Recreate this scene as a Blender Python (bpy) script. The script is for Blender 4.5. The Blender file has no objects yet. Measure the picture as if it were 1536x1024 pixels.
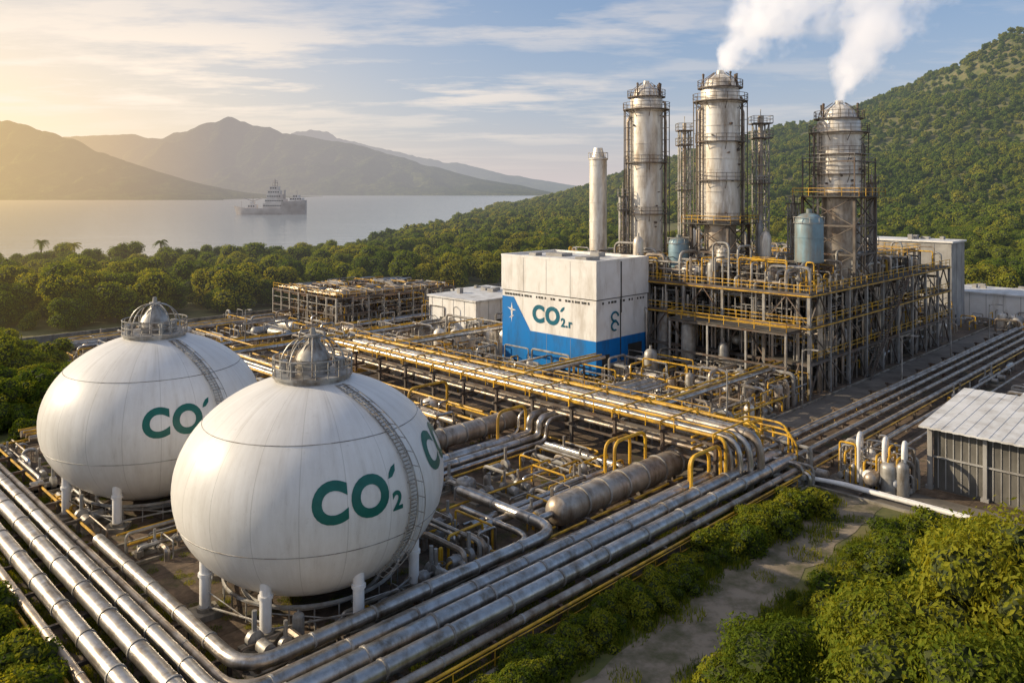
import bpy, bmesh, math, random
import numpy as np
from mathutils import Vector, noise, Matrix
random.seed(7); np.random.seed(7)
R=random.random
def U(a,b): return a+(b-a)*R()
C=math.sqrt(.5)
def P(u,v,z=0.0): return Vector(((u-v)*C,(u+v)*C,z))
scene=bpy.context.scene
SUN_AZ=math.radians(-83); SUN_EL=math.radians(23)
S=Vector((math.sin(SUN_AZ)*math.cos(SUN_EL),math.cos(SUN_AZ)*math.cos(SUN_EL),math.sin(SUN_EL)))

# ---------------------------------------------------------------- materials
def N(nt,t,**k):
    n=nt.nodes.new(t)
    for a,b in k.items(): setattr(n,a,b)
    return n
def mth(nt,op,a,b=None,clamp=False):
    n=N(nt,'ShaderNodeMath',operation=op); n.use_clamp=clamp
    for i,x in enumerate((a,b)):
        if x is None: continue
        if isinstance(x,(int,float)): n.inputs[i].default_value=x
        else: nt.links.new(x,n.inputs[i])
    return n.outputs[0]
def ramp(nt,fac,stops,interp='LINEAR'):
    n=N(nt,'ShaderNodeValToRGB'); cr=n.color_ramp; cr.interpolation=interp
    while len(cr.elements)<len(stops): cr.elements.new(.5)
    for e,(p,c) in zip(cr.elements,stops):
        e.position=p; e.color=(c[0],c[1],c[2],1) if not isinstance(c,(int,float)) else (c,c,c,1)
    nt.links.new(fac,n.inputs[0]); return n.outputs[0]
def mixc(nt,f,a,b,mode='MIX'):
    n=N(nt,'ShaderNodeMix',data_type='RGBA',blend_type=mode)
    for i,x in ((0,f),(6,a),(7,b)):
        if isinstance(x,(int,float)): n.inputs[i].default_value=x
        elif isinstance(x,tuple): n.inputs[i].default_value=(*x,1)
        else: nt.links.new(x,n.inputs[i])
    return n.outputs[2]
def pos(nt,scale=(1,1,1)):
    g=N(nt,'ShaderNodeNewGeometry')
    m=N(nt,'ShaderNodeMapping'); m.inputs['Scale'].default_value=scale
    nt.links.new(g.outputs['Position'],m.inputs[0]); return m.outputs[0]
def noi(nt,vec,scale,detail=4,rough=.55):
    n=N(nt,'ShaderNodeTexNoise'); n.inputs['Scale'].default_value=scale
    n.inputs['Detail'].default_value=detail; n.inputs['Roughness'].default_value=rough
    nt.links.new(vec,n.inputs['Vector']); return n.outputs['Fac']
def painted_haze(nt,sh,D=3000.,start=90.):
    # aerial haze painted as emission over the surface, stronger and golden sunward
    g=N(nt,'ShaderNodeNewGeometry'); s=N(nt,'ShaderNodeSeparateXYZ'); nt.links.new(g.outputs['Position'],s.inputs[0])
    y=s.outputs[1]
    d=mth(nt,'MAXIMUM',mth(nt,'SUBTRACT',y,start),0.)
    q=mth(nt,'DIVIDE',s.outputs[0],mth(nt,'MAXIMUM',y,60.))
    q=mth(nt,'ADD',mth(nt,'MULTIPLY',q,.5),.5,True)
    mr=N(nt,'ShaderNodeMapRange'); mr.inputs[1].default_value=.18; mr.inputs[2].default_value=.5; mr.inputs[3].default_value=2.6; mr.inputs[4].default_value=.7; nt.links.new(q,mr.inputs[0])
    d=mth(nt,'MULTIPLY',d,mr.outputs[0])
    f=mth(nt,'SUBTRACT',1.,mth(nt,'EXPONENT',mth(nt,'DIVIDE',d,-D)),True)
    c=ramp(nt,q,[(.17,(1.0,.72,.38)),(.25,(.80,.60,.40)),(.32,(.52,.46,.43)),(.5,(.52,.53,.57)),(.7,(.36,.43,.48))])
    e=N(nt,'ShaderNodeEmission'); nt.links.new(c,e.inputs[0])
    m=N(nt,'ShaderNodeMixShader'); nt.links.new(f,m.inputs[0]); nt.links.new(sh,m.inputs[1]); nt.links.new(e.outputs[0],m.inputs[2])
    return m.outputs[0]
def newmat(name):
    m=bpy.data.materials.new(name); m.use_nodes=True; nt=m.node_tree; nt.nodes.clear()
    o=N(nt,'ShaderNodeOutputMaterial'); return m,nt,o
def mat(name,c1,c2=None,scale=1.,rough=.5,metal=0.,bump=0.,stretch=(1,1,1),hz=None,lo=.35,hi=.65,rv=.12,grime=None,gs=.35,gl=.46):
    m,nt,o=newmat(name); b=N(nt,'ShaderNodeBsdfPrincipled')
    v=pos(nt,stretch); f=noi(nt,v,scale)
    c2=c2 or tuple(x*.8 for x in c1)
    col=ramp(nt,f,[(lo,c1),(hi,c2)])
    if grime:
        g=noi(nt,pos(nt,(1,1,.25)),gs,5,.7)
        col=mixc(nt,ramp(nt,g,[(gl,0.),(.68,.9)]),col,grime)
    nt.links.new(col,b.inputs['Base Color']); b.inputs['Metallic'].default_value=metal
    nt.links.new(mth(nt,'ADD',mth(nt,'MULTIPLY',f,rv*2),rough-rv),b.inputs['Roughness'])
    if bump:
        bn=N(nt,'ShaderNodeBump'); bn.inputs['Strength'].default_value=.6; bn.inputs['Distance'].default_value=bump
        nt.links.new(noi(nt,v,scale*4,4,.6),bn.inputs['Height']); nt.links.new(bn.outputs[0],b.inputs['Normal'])
    out=b.outputs[0]
    if hz: out=painted_haze(nt,out,hz)
    nt.links.new(out,o.inputs[0]); return m
M={}
M['pipe']=mat('brushed_steel',(.62,.60,.57),(.42,.39,.36),1.1,.35,.88,.014,grime=(.21,.16,.11),gs=.8)
M['pipe2']=mat('clad_steel',(.54,.48,.41),(.34,.28,.22),.7,.45,.6,.02,grime=(.16,.105,.065),gs=.7)
M['tower']=mat('weathered_cladding',(.82,.79,.73),(.62,.56,.48),1.5,.46,.4,.02,(1,1,.22),grime=(.32,.25,.18),gs=.6,gl=.48)
M['yellow']=mat('yellow_paint',(.80,.46,.03),(.56,.31,.02),.8,.5,0,0,grime=(.16,.09,.025),gs=.8)
M['frame']=mat('structural_steel',(.18,.158,.14),(.09,.075,.063),.7,.6,.2,0,grime=(.12,.06,.03))
M['galv']=mat('galvanised_steel',(.46,.45,.43),(.29,.28,.26),1.2,.5,.4,0,grime=(.16,.12,.085),gs=.9)
M['deck']=mat('deck_grating',(.12,.11,.095),(.07,.062,.052),1.,.7,.2)
M['whitep']=mat('white_paint',(.84,.83,.81),(.77,.75,.72),.6,.45,0,0,grime=(.58,.54,.49),gs=.5,gl=.5)
M['roof']=mat('roof_sheet',(.74,.74,.74),(.60,.60,.59),.5,.5,.0,0,grime=(.40,.37,.33),gs=.5)
M['grey']=mat('grey_cladding',(.40,.39,.37),(.28,.27,.26),.4,.6,0,0,grime=(.18,.16,.14))
M['dark']=mat('dark_panel',(.075,.07,.06),(.035,.035,.03),.5,.6)
M['louvre']=mat('shed_panel',(.16,.15,.13),(.09,.085,.075),.5,.6,0,0,grime=(.06,.055,.045),gs=.6)
M['blue']=mat('blue_paint',(.004,.19,.56),(.004,.16,.47),.5,.4,0,0,lo=.4,hi=.8,grime=(.02,.12,.31),gs=.6,gl=.5)
M['bluet']=mat('pale_blue_tank',(.24,.37,.44),(.17,.27,.32),.6,.45,.1,0,grime=(.22,.18,.13))
M['green']=mat('teal_lettering',(.0,.125,.10),(.0,.10,.083),2.,.45)
M['teal']=mat('teal_blue_lettering',(.0,.13,.20),(.0,.11,.17),2.,.45)
M['conc']=mat('concrete',(.33,.30,.25),(.20,.175,.14),.6,.85,0,.02,grime=(.10,.085,.06),gs=.6)
M['brown']=mat('rusty_roofing',(.34,.21,.12),(.17,.11,.07),.3,.8,0,.03)
M['asph']=mat('worn_asphalt',(.21,.185,.155),(.115,.10,.085),.22,.85,0,.02,grime=(.06,.052,.043),gs=.18)
M['path']=mat('dirt_track',(.29,.235,.17),(.18,.14,.10),.5,.95,0,.08,grime=(.085,.088,.032),gs=.5,gl=.44)
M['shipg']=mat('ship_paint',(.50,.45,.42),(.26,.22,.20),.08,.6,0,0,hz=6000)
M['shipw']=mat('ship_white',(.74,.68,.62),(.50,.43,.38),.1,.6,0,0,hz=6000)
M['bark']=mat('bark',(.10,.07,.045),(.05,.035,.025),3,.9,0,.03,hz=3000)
def yardmat():
    m,nt,o=newmat('yard_ground'); b=N(nt,'ShaderNodeBsdfPrincipled'); v=pos(nt)
    a=ramp(nt,noi(nt,v,.14,6,.7),[(.3,(.055,.042,.032)),(.5,(.15,.108,.075)),(.7,(.30,.22,.15))])
    bb=ramp(nt,noi(nt,v,1.7,5,.7),[(.3,(.45,.45,.45)),(.7,(1.3,1.25,1.2))])
    c=mixc(nt,1.,a,bb,'MULTIPLY')
    mp=N(nt,'ShaderNodeMapping'); mp.inputs['Rotation'].default_value=(0,0,math.radians(-45)); nt.links.new(v,mp.inputs[0])
    br=N(nt,'ShaderNodeTexBrick'); br.offset=0; br.inputs['Scale'].default_value=.2; br.inputs['Mortar Size'].default_value=.012
    br.inputs['Color1'].default_value=(1,1,1,1); br.inputs['Color2'].default_value=(.7,.7,.7,1); br.inputs['Mortar'].default_value=(.35,.35,.3,1)
    br.inputs['Brick Width'].default_value=1; br.inputs['Row Height'].default_value=1
    nt.links.new(mp.outputs[0],br.inputs[0]); c=mixc(nt,.8,c,br.outputs[0],'MULTIPLY')
    moss=ramp(nt,noi(nt,v,.35,5,.75),[(.54,0.),(.66,.85)]); c=mixc(nt,moss,c,(.06,.068,.02))
    nt.links.new(c,b.inputs['Base Color']); b.inputs['Roughness'].default_value=.85
    bn=N(nt,'ShaderNodeBump'); bn.inputs['Strength'].default_value=.8; bn.inputs['Distance'].default_value=.08
    nt.links.new(noi(nt,v,2.5,5,.7),bn.inputs['Height']); nt.links.new(bn.outputs[0],b.inputs['Normal'])
    nt.links.new(b.outputs[0],o.inputs[0]); return m
M['yard']=yardmat()
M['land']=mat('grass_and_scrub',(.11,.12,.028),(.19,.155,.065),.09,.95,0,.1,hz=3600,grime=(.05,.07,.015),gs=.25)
def mountmat():
    m,nt,o=newmat('forested_mountain'); b=N(nt,'ShaderNodeBsdfDiffuse'); v=pos(nt)
    a=ramp(nt,noi(nt,v,.004,5,.6),[(.38,(.028,.050,.016)),(.62,(.085,.095,.034))])
    a=mixc(nt,1.,a,ramp(nt,noi(nt,v,.03,3,.7),[(.35,(.4,.45,.45)),(.65,(1.5,1.4,1.2))]),'MULTIPLY')
    nt.links.new(a,b.inputs[0]); bn=N(nt,'ShaderNodeBump'); bn.inputs['Strength'].default_value=.9; bn.inputs['Distance'].default_value=30.
    nt.links.new(noi(nt,v,.022,4,.6),bn.inputs['Height']); nt.links.new(bn.outputs[0],b.inputs['Normal'])
    nt.links.new(painted_haze(nt,b.outputs[0],6200.),o.inputs[0]); return m
M['mount']=mountmat()
def tankmat():
    m,nt,o=newmat('tank_white_paint'); b=N(nt,'ShaderNodeBsdfPrincipled')
    tc=N(nt,'ShaderNodeTexCoord'); s=N(nt,'ShaderNodeSeparateXYZ'); nt.links.new(tc.outputs['Object'],s.inputs[0])
    an=mth(nt,'ARCTAN2',s.outputs[1],s.outputs[0])
    fr=mth(nt,'FRACT',mth(nt,'MULTIPLY',an,20/(2*math.pi)))
    seam=mth(nt,'LESS_THAN',mth(nt,'ABSOLUTE',mth(nt,'SUBTRACT',fr,.5)),.010)
    cb=N(nt,'ShaderNodeCombineXYZ'); nt.links.new(mth(nt,'MULTIPLY',an,9.),cb.inputs[0]); nt.links.new(mth(nt,'MULTIPLY',s.outputs[2],.16),cb.inputs[1])
    st=noi(nt,cb.outputs[0],1.6,6,.72)
    col=ramp(nt,st,[(.38,(.80,.79,.77)),(.58,(.71,.69,.66)),(.78,(.50,.47,.43))])
    pl=noi(nt,tc.outputs['Object'],.35,4); col=mixc(nt,.3,col,ramp(nt,pl,[(.35,(.82,.81,.79)),(.65,(.55,.53,.5))]))
    fine=noi(nt,tc.outputs['Object'],3.5,4,.7); col=mixc(nt,ramp(nt,fine,[(.6,0.),(.75,.35)]),col,(.42,.39,.35))
    wn=N(nt,'ShaderNodeTexWhiteNoise',noise_dimensions='1D'); nt.links.new(mth(nt,'FLOOR',mth(nt,'ADD',mth(nt,'MULTIPLY',an,20/(2*math.pi)),.5)),wn.inputs['W'])
    col=mixc(nt,mth(nt,'MULTIPLY',wn.outputs['Value'],.14),col,(.45,.44,.43))
    low=ramp(nt,mth(nt,'MULTIPLY',s.outputs[2],.1),[(.05,.45),(.45,0.)]); col=mixc(nt,low,col,(.50,.46,.41))  # shading painted into the colour of the lower shell
    col=mixc(nt,mth(nt,'MULTIPLY',seam,.4),col,(.33,.31,.28))
    nt.links.new(col,b.inputs['Base Color']); b.inputs['Roughness'].default_value=.40
    bn=N(nt,'ShaderNodeBump'); bn.inputs['Strength'].default_value=.3; bn.inputs['Distance'].default_value=.04
    nt.links.new(mth(nt,'ADD',pl,mth(nt,'MULTIPLY',seam,.3)),bn.inputs['Height']); nt.links.new(bn.outputs[0],b.inputs['Normal'])
    nt.links.new(b.outputs[0],o.inputs[0]); return m
M['tank']=tankmat()
def watermat():
    m,nt,o=newmat('sea_water'); b=N(nt,'ShaderNodeBsdfPrincipled'); v=pos(nt,(.3,1,1))
    b.inputs['Base Color'].default_value=(.13,.20,.26,1); b.inputs['Roughness'].default_value=.12; b.inputs['IOR'].default_value=1.6; b.inputs['Specular IOR Level'].default_value=.8
    h=mth(nt,'ADD',noi(nt,v,.12,4,.6),mth(nt,'MULTIPLY',noi(nt,v,.010,3),1.2))
    bn=N(nt,'ShaderNodeBump'); bn.inputs['Strength'].default_value=.35; bn.inputs['Distance'].default_value=.7
    nt.links.new(h,bn.inputs['Height']); nt.links.new(bn.outputs[0],b.inputs['Normal'])
    nt.links.new(painted_haze(nt,b.outputs[0],5000.,150.),o.inputs[0]); return m
M['water']=watermat()
def leafmat(name,stops,hz=3600,tr=.35):
    m,nt,o=newmat(name); d=N(nt,'ShaderNodeBsdfDiffuse')
    oi=N(nt,'ShaderNodeObjectInfo'); g=N(nt,'ShaderNodeNewGeometry')
    f=mth(nt,'ADD',mth(nt,'MULTIPLY',oi.outputs['Random'],.5),mth(nt,'MULTIPLY',g.outputs['Random Per Island'],.3))
    f=mth(nt,'ADD',f,mth(nt,'MULTIPLY',noi(nt,pos(nt),.05,2),.3))
    c=ramp(nt,f,stops); nt.links.new(c,d.inputs['Color'])
    t=N(nt,'ShaderNodeBsdfTranslucent'); nt.links.new(mixc(nt,1.,c,(1.9,1.6,.6),'MULTIPLY'),t.inputs[0])
    mx=N(nt,'ShaderNodeMixShader'); mx.inputs[0].default_value=tr
    nt.links.new(d.outputs[0],mx.inputs[1]); nt.links.new(t.outputs[0],mx.inputs[2])
    nt.links.new(painted_haze(nt,mx.outputs[0],hz),o.inputs[0]); return m
M['leaf']=leafmat('foliage',[(.15,(.055,.10,.018)),(.42,(.12,.17,.024)),(.68,(.21,.24,.03)),(.92,(.33,.29,.04))])
M['leafn']=leafmat('near_foliage',[(.15,(.045,.080,.014)),(.5,(.125,.165,.02)),(.9,(.29,.28,.032))],tr=.4)
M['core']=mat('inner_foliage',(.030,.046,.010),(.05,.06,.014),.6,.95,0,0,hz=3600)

# ---------------------------------------------------------------- mesh tools
class MB:
    def __init__(s): s.v=[]; s.f=[]
    def box(s,c,a,b,h):
        n=len(s.v)
        for z in (-1,1):
            for x,y in ((-1,-1),(1,-1),(1,1),(-1,1)): s.v.append(c+a*x+b*y+h*z)
        s.f+= [(n+3,n+2,n+1,n),(n+4,n+5,n+6,n+7),(n,n+1,n+5,n+4),(n+1,n+2,n+6,n+5),(n+2,n+3,n+7,n+6),(n+3,n,n+4,n+7)]
    def buv(s,u0,u1,v0,v1,z0,z1):
        s.box(P((u0+u1)/2,(v0+v1)/2,(z0+z1)/2),P((u1-u0)/2,0),P(0,(v1-v0)/2),Vector((0,0,(z1-z0)/2)))
    def tube(s,pts,r,n=8,cap=True):
        pts=[Vector(p) for p in pts]; k=len(pts); base=len(s.v)
        rs=r if isinstance(r,(list,tuple)) else [r]*k
        nrm=None
        for i,p in enumerate(pts):
            a=pts[max(i-1,0)]; b=pts[min(i+1,k-1)]; t=(b-a)
            if t.length<1e-6: t=Vector((0,0,1))
            t.normalize()
            if nrm is None:
                up=Vector((0,0,1)) if abs(t.z)<.9 else P(1,0)
                nrm=(up-t*up.dot(t)).normalized()
            else:
                nrm=nrm-t*nrm.dot(t)
                if nrm.length<1e-4: nrm=t.orthogonal()
                nrm.normalize()
            bi=t.cross(nrm)
            off=math.pi/n if n==4 else 0
            for j in range(n):
                an=2*math.pi*j/n+off; s.v.append(p+(nrm*math.cos(an)+bi*math.sin(an))*rs[i])
        for i in range(k-1):
            for j in range(n):
                a=base+i*n+j; b=base+i*n+(j+1)%n; s.f.append((a,b,b+n,a+n))
        if cap:
            s.f.append(tuple(base+j for j in reversed(range(n)))); s.f.append(tuple(base+(k-1)*n+j for j in range(n)))
    def beam(s,a,b,w): s.tube([a,b],w*.7071,4)
    def lathe(s,c,prof,n=24,cap=False):
        base=len(s.v); k=len(prof)
        for r,z in prof:
            for j in range(n):
                a=2*math.pi*j/n; s.v.append(Vector((c[0]+r*math.cos(a),c[1]+r*math.sin(a),c[2]+z)))
        for i in range(k-1):
            for j in range(n):
                a=base+i*n+j; b=base+i*n+(j+1)%n; s.f.append((a,b,b+n,a+n))
        if cap: s.f.append(tuple(base+j for j in reversed(range(n)))); s.f.append(tuple(base+(k-1)*n+j for j in range(n)))
    def ring(s,c,R_,r,n=32,m=5):
        pts=[Vector((c[0]+R_*math.cos(2*math.pi*i/n),c[1]+R_*math.sin(2*math.pi*i/n),c[2])) for i in range(n+1)]
        s.tube(pts,r,m,False)
def fil(pts,rad,seg=5):
    pts=[Vector(p) for p in pts]; out=[pts[0]]
    for i in range(1,len(pts)-1):
        a,b,c=pts[i-1],pts[i],pts[i+1]; d1=(a-b); d2=(c-b); r=min(rad,d1.length*.48,d2.length*.48)
        if r<.02: out.append(b); continue
        p1=b+d1.normalized()*r; p2=b+d2.normalized()*r
        for k in range(seg+1):
            t=k/seg; w=2*t*(1-t)
            out.append(p1*(1-t)**2+b*w+p2*t**2)
    out.append(pts[-1]); return out
def pipe(mb,uvz,r,bend=None,band=0,n=8,bb=None):
    pts=[P(*q) for q in uvz]; bend=bend if bend is not None else r*3
    f=fil(pts,bend,7 if r>.3 else 5); mb.tube(f,r,n)
    if band:
        for a,b in zip(pts[:-1],pts[1:]):
            L=(b-a).length; d=(b-a).normalized() if L>0 else None; k=int(L/band)
            for i in range(1,k+1):
                t=i*band
                if t>L-bend*.8 or t<bend*.8: continue
                c=a+d*t; (bb or mb).tube([c-d*.07,c+d*.07],r*1.1,n)
def rail(mb,pts,closed=False,h=1.1,sp=2.,r=.045):
    pts=[Vector(p) for p in pts]
    if closed: pts=pts+[pts[0]]
    for a,b in zip(pts[:-1],pts[1:]):
        for z in (h,h*.55): mb.tube([a+Vector((0,0,z)),b+Vector((0,0,z))],r,4)
        k=max(1,int((b-a).length/sp))
        for i in range(k+1):
            c=a.lerp(b,i/k); mb.tube([c,c+Vector((0,0,h))],r,4)
class G:
    def __init__(s,name): s.name=name; s.parts={}
    def p(s,part,m,smooth=True):
        if part not in s.parts: s.parts[part]=(MB(),m,smooth)
        return s.parts[part][0]
    def done(s,origin=None):
        al=[q for mb,_,_ in s.parts.values() for q in mb.v]
        if origin is None:
            origin=Vector(((min(q.x for q in al)+max(q.x for q in al))/2,(min(q.y for q in al)+max(q.y for q in al))/2,0))
        e=bpy.data.objects.new(s.name,None); e.location=origin; e.empty_display_size=1; scene.collection.objects.link(e)
        for k,(mb,m,sm) in s.parts.items():
            if not mb.v: continue
            me=bpy.data.meshes.new(k); me.from_pydata([tuple(q-origin) for q in mb.v],[],mb.f)
            me.materials.append(M[m])
            if sm:
                me.polygons.foreach_set('use_smooth',[len(p.vertices)==4 for p in me.polygons])
                try: me.set_sharp_from_angle(angle=math.radians(40))
                except Exception: pass
            ob=bpy.data.objects.new(k,me); ob.parent=e; scene.collection.objects.link(ob)
        return e
def sheet(name,uvs,z,m):
    me=bpy.data.meshes.new(name); me.from_pydata([tuple(P(u,v,z)) for u,v in uvs],[],[tuple(range(len(uvs)))])
    me.materials.append(M[m]); o=bpy.data.objects.new(name,me); scene.collection.objects.link(o); return o
def Z(z): return Vector((0,0,z))

# ---------------------------------------------------------------- terrain, water, mountains
def interp(x,t):
    if x<=t[0][0]: return t[0][1]
    for (a,b),(c,d) in zip(t[:-1],t[1:]):
        if x<=c:
            k=(x-a)/(c-a); return b+(d-b)*k
    return t[-1][1]
SH=[(-2000,250),(-175,258),(-92,290),(-69,378),(-50,510),(22,1500),(120,2600)]
PR=[(-100,0),(0,5),(69,22),(174,52),(286,88),(399,122),(466,150),(541,174),(620,163),(800,150),(1300,120)]
def ter(x,y):
    t=min(max((y-215)/685,0),1)**1.1
    if y>900: t=max(0,1-.35*(y-900)/900)
    h=interp(x,PR)*t
    if h>.5:
        n=noise.noise(Vector((x*.008,y*.006,1)))*.2+noise.noise(Vector((x*.022,y*.016,5)))*.10
        if y<900: h*=1+n
        else: h*=1+n*math.exp(-(y-900)/150)
    sy=interp(x,SH)+noise.noise(Vector((x*.02,3,7)))*10
    d=(sy-y)/ (1 if x<-92 else 4)
    k=min(max(d/14,0),1)
    return h*k-7*(1-k)
def axis(segs):
    o=[]
    for a,b,s in segs:
        o+=list(np.arange(a,b,s))
    o.append(segs[-1][1]); return o
xs=axis([(-900,-320,40),(-320,700,9),(700,1500,40)]); ys=axis([(-80,180,26),(180,950,9),(950,2700,50)])
vv=[(x,y,ter(x,y)) for y in ys for x in xs]; nx=len(xs)
ff=[(j*nx+i,j*nx+i+1,(j+1)*nx+i+1,(j+1)*nx+i) for j in range(len(ys)-1) for i in range(nx-1)]
me=bpy.data.meshes.new('ground'); me.from_pydata(vv,[],ff); me.materials.append(M['land'])
me.polygons.foreach_set('use_smooth',[True]*len(ff)); o=bpy.data.objects.new('ground',me); scene.collection.objects.link(o)
me=bpy.data.meshes.new('sea'); me.from_pydata([(-40000,220,-2),(40000,220,-2),(40000,60000,-2),(-40000,60000,-2)],[],[(0,1,2,3)])
me.materials.append(M['water']); o=bpy.data.objects.new('sea',me); scene.collection.objects.link(o)
def mountain(name,prof,y0,yr,y1,nx=260,ny=44,am=.2):
    xa,xb=prof[0][0],prof[-1][0]; vs=[]
    for j in range(ny+1):
        y=y0+(y1-y0)*j/ny
        for i in range(nx+1):
            x=xa+(xb-xa)*i/nx
            t=(y-y0)/(yr-y0) if y<yr else 1-(y-yr)/(y1-yr)
            t=max(t,0); h=interp(x,prof)
            s=(yr-y0)
            n=abs(noise.noise(Vector((x/s*2.2,y/s*1.1,3))))+.5*abs(noise.noise(Vector((x/s*5,y/s*2.5,9))))+.4*noise.noise(Vector((x/s*14,y/s*8,2)))
            z=h*(t**.9)*(1+am*.3*noise.noise(Vector((x/s*9,1,4)))+am*.14*noise.noise(Vector((x/s*30,2,4))))-h*am*2.0*n*math.sin(math.pi*min(t,1))*(1 if y<yr else .3)
            vs.append((x,y,max(z,-2)-3*(t<=0)))
    fs=[(j*(nx+1)+i,j*(nx+1)+i+1,(j+1)*(nx+1)+i+1,(j+1)*(nx+1)+i) for j in range(ny) for i in range(nx)]
    me=bpy.data.meshes.new(name); me.from_pydata(vs,[],fs); me.materials.append(M['mount']); me.polygons.foreach_set('use_smooth',[True]*len(fs))
    o=bpy.data.objects.new(name,me); scene.collection.objects.link(o)
mountain('coastal_hill',[(-3200,300),(-2400,290),(-1728,267),(-1590,230),(-1390,148),(-1166,72),(-1000,28),(-880,3),(-800,-3)],2200,2750,3400)
mountain('mountains',[(-6500,150),(-4033,255),(-3200,318),(-2867,359),(-2450,380),(-2200,351),(-1950,443),(-1763,488),(-1533,414),(-1367,380),(-992,318),(-700,234),(-450,163),(-200,97),(50,55),(258,10),(350,-3)],3900,5000,6500)
mountain('mountains',[(-5000,400),(-3200,540),(-2460,663),(-2235,716),(-1860,588),(-960,378),(-510,311),(-60,198),(240,153),(690,78),(990,33),(1300,-3)],7500,9000,11000)

# ---------------------------------------------------------------- yard sheets
sheet('plant_yard',[(12.5,31),(68,31),(68,2),(205,2),(205,150),(38,150),(38,93),(12.5,93)],.012,'yard')
sheet('access_road',[(60,38.6),(205,38.6),(205,43),(60,43)],.03,'asph')
sheet('access_road',[(68.6,8),(73,8),(73,31),(68.6,31)],.03,'asph')
def wob(pts,s):
    out=[]
    for a,b in zip(pts[:-1],pts[1:]):
        for i in range(8):
            t=i/8; u=a[0]+(b[0]-a[0])*t; v=a[1]+(b[1]-a[1])*t
            out.append((u,v+noise.noise(Vector((u*.35,s,0)))*.8+noise.noise(Vector((u*1.1,s,4)))*.3))
    out.append(pts[-1]); return out
sheet('dirt_path',wob([(-10,20.5),(20,22.5),(40,23.4),(55,24.3),(67.9,24.9)],1)+wob([(67.9,29.8),(52,28.7),(38,27.6),(20,26.6),(-10,25.5)],9),.02,'path')
sheet('perimeter_road',[(5,151),(205,151),(205,156),(5,156)],.03,'asph')
g=G('yard_kerb'); k=g.p('kerb','conc',False)
for a in [(12.5,31,68,31.25),(68,2,68.25,31),(12.5,31.3,12.75,93),(12.8,93,38,93.25),(38,93.3,38.25,150),(70,38.3,205,38.5),(60,43.1,205,43.3),(20.5,39.6,38,39.8),(38,39.6,38.2,57.5),(20.5,57.5,38.2,57.7),(20.3,39.6,20.5,92),(20.5,61.3,38.2,61.5),(38,61.5,38.2,80)]:
    k.buv(a[0],a[2],a[1],a[3],-.05,.22)
g.done()

# ---------------------------------------------------------------- spheroid tanks
TA,TB,TZ=8.66,6.73,7.14
def tpt(c,az,z,off=0.):
    r=TA*math.sqrt(max(0,1-((z-TZ)/TB)**2))+off
    return Vector((c[0]+r*math.cos(az),c[1]+r*math.sin(az),z))
def textmesh(txt,size,bold):
    cu=bpy.data.curves.new('lettering',type='FONT'); cu.body=txt; cu.size=size; cu.offset=bold*size; cu.resolution_u=6; cu.space_character=1.12
    ob=bpy.data.objects.new('tmp',cu); scene.collection.objects.link(ob)
    bpy.context.view_layer.update()
    dg=bpy.context.evaluated_depsgraph_get(); me=bpy.data.meshes.new_from_object(ob.evaluated_get(dg))
    bpy.data.objects.remove(ob); bm=bmesh.new(); bm.from_mesh(me)
    xs=[v.co.x for v in bm.verts]; zs=[v.co.y for v in bm.verts]
    x=min(xs)
    while x<max(xs):
        bmesh.ops.bisect_plane(bm,geom=bm.verts[:]+bm.edges[:]+bm.faces[:],plane_co=(x,0,0),plane_no=(1,0,0)); x+=.3
    x=min(zs)
    while x<max(zs):
        bmesh.ops.bisect_plane(bm,geom=bm.verts[:]+bm.edges[:]+bm.faces[:],plane_co=(0,x,0),plane_no=(0,1,0)); x+=.4
    bmesh.ops.triangulate(bm,faces=bm.faces[:])
    vs=[(v.co.x,v.co.y) for v in bm.verts]; bm.verts.index_update(); fs=[tuple(v.index for v in f.verts) for f in bm.faces]; bm.free()
    return vs,fs
def lettering(mb,fn,size,suffix='2'):
    vs,fs=textmesh('CO',size,.045); w=max(a for a,b in vs)
    n=len(mb.v); mb.v+=[fn(a,b) for a,b in vs]; mb.f+=[tuple(i+n for i in f) for f in fs]
    v2,f2=textmesh(suffix,size*.5,.035); n=len(mb.v)
    mb.v+=[fn(a+w+.07*size,b-.05*size) for a,b in v2]; mb.f+=[tuple(i+n for i in f) for f in f2]
    n=len(mb.v); q=[(w+.03*size,.56*size),(w+.14*size,.58*size),(w+.24*size,.67*size),(w+.28*size,.79*size),(w+.16*size,.75*size),(w+.07*size,.66*size)]
    mb.v+=[fn(a,b) for a,b in q]; mb.f.append(tuple(range(n,n+6)))
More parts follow.
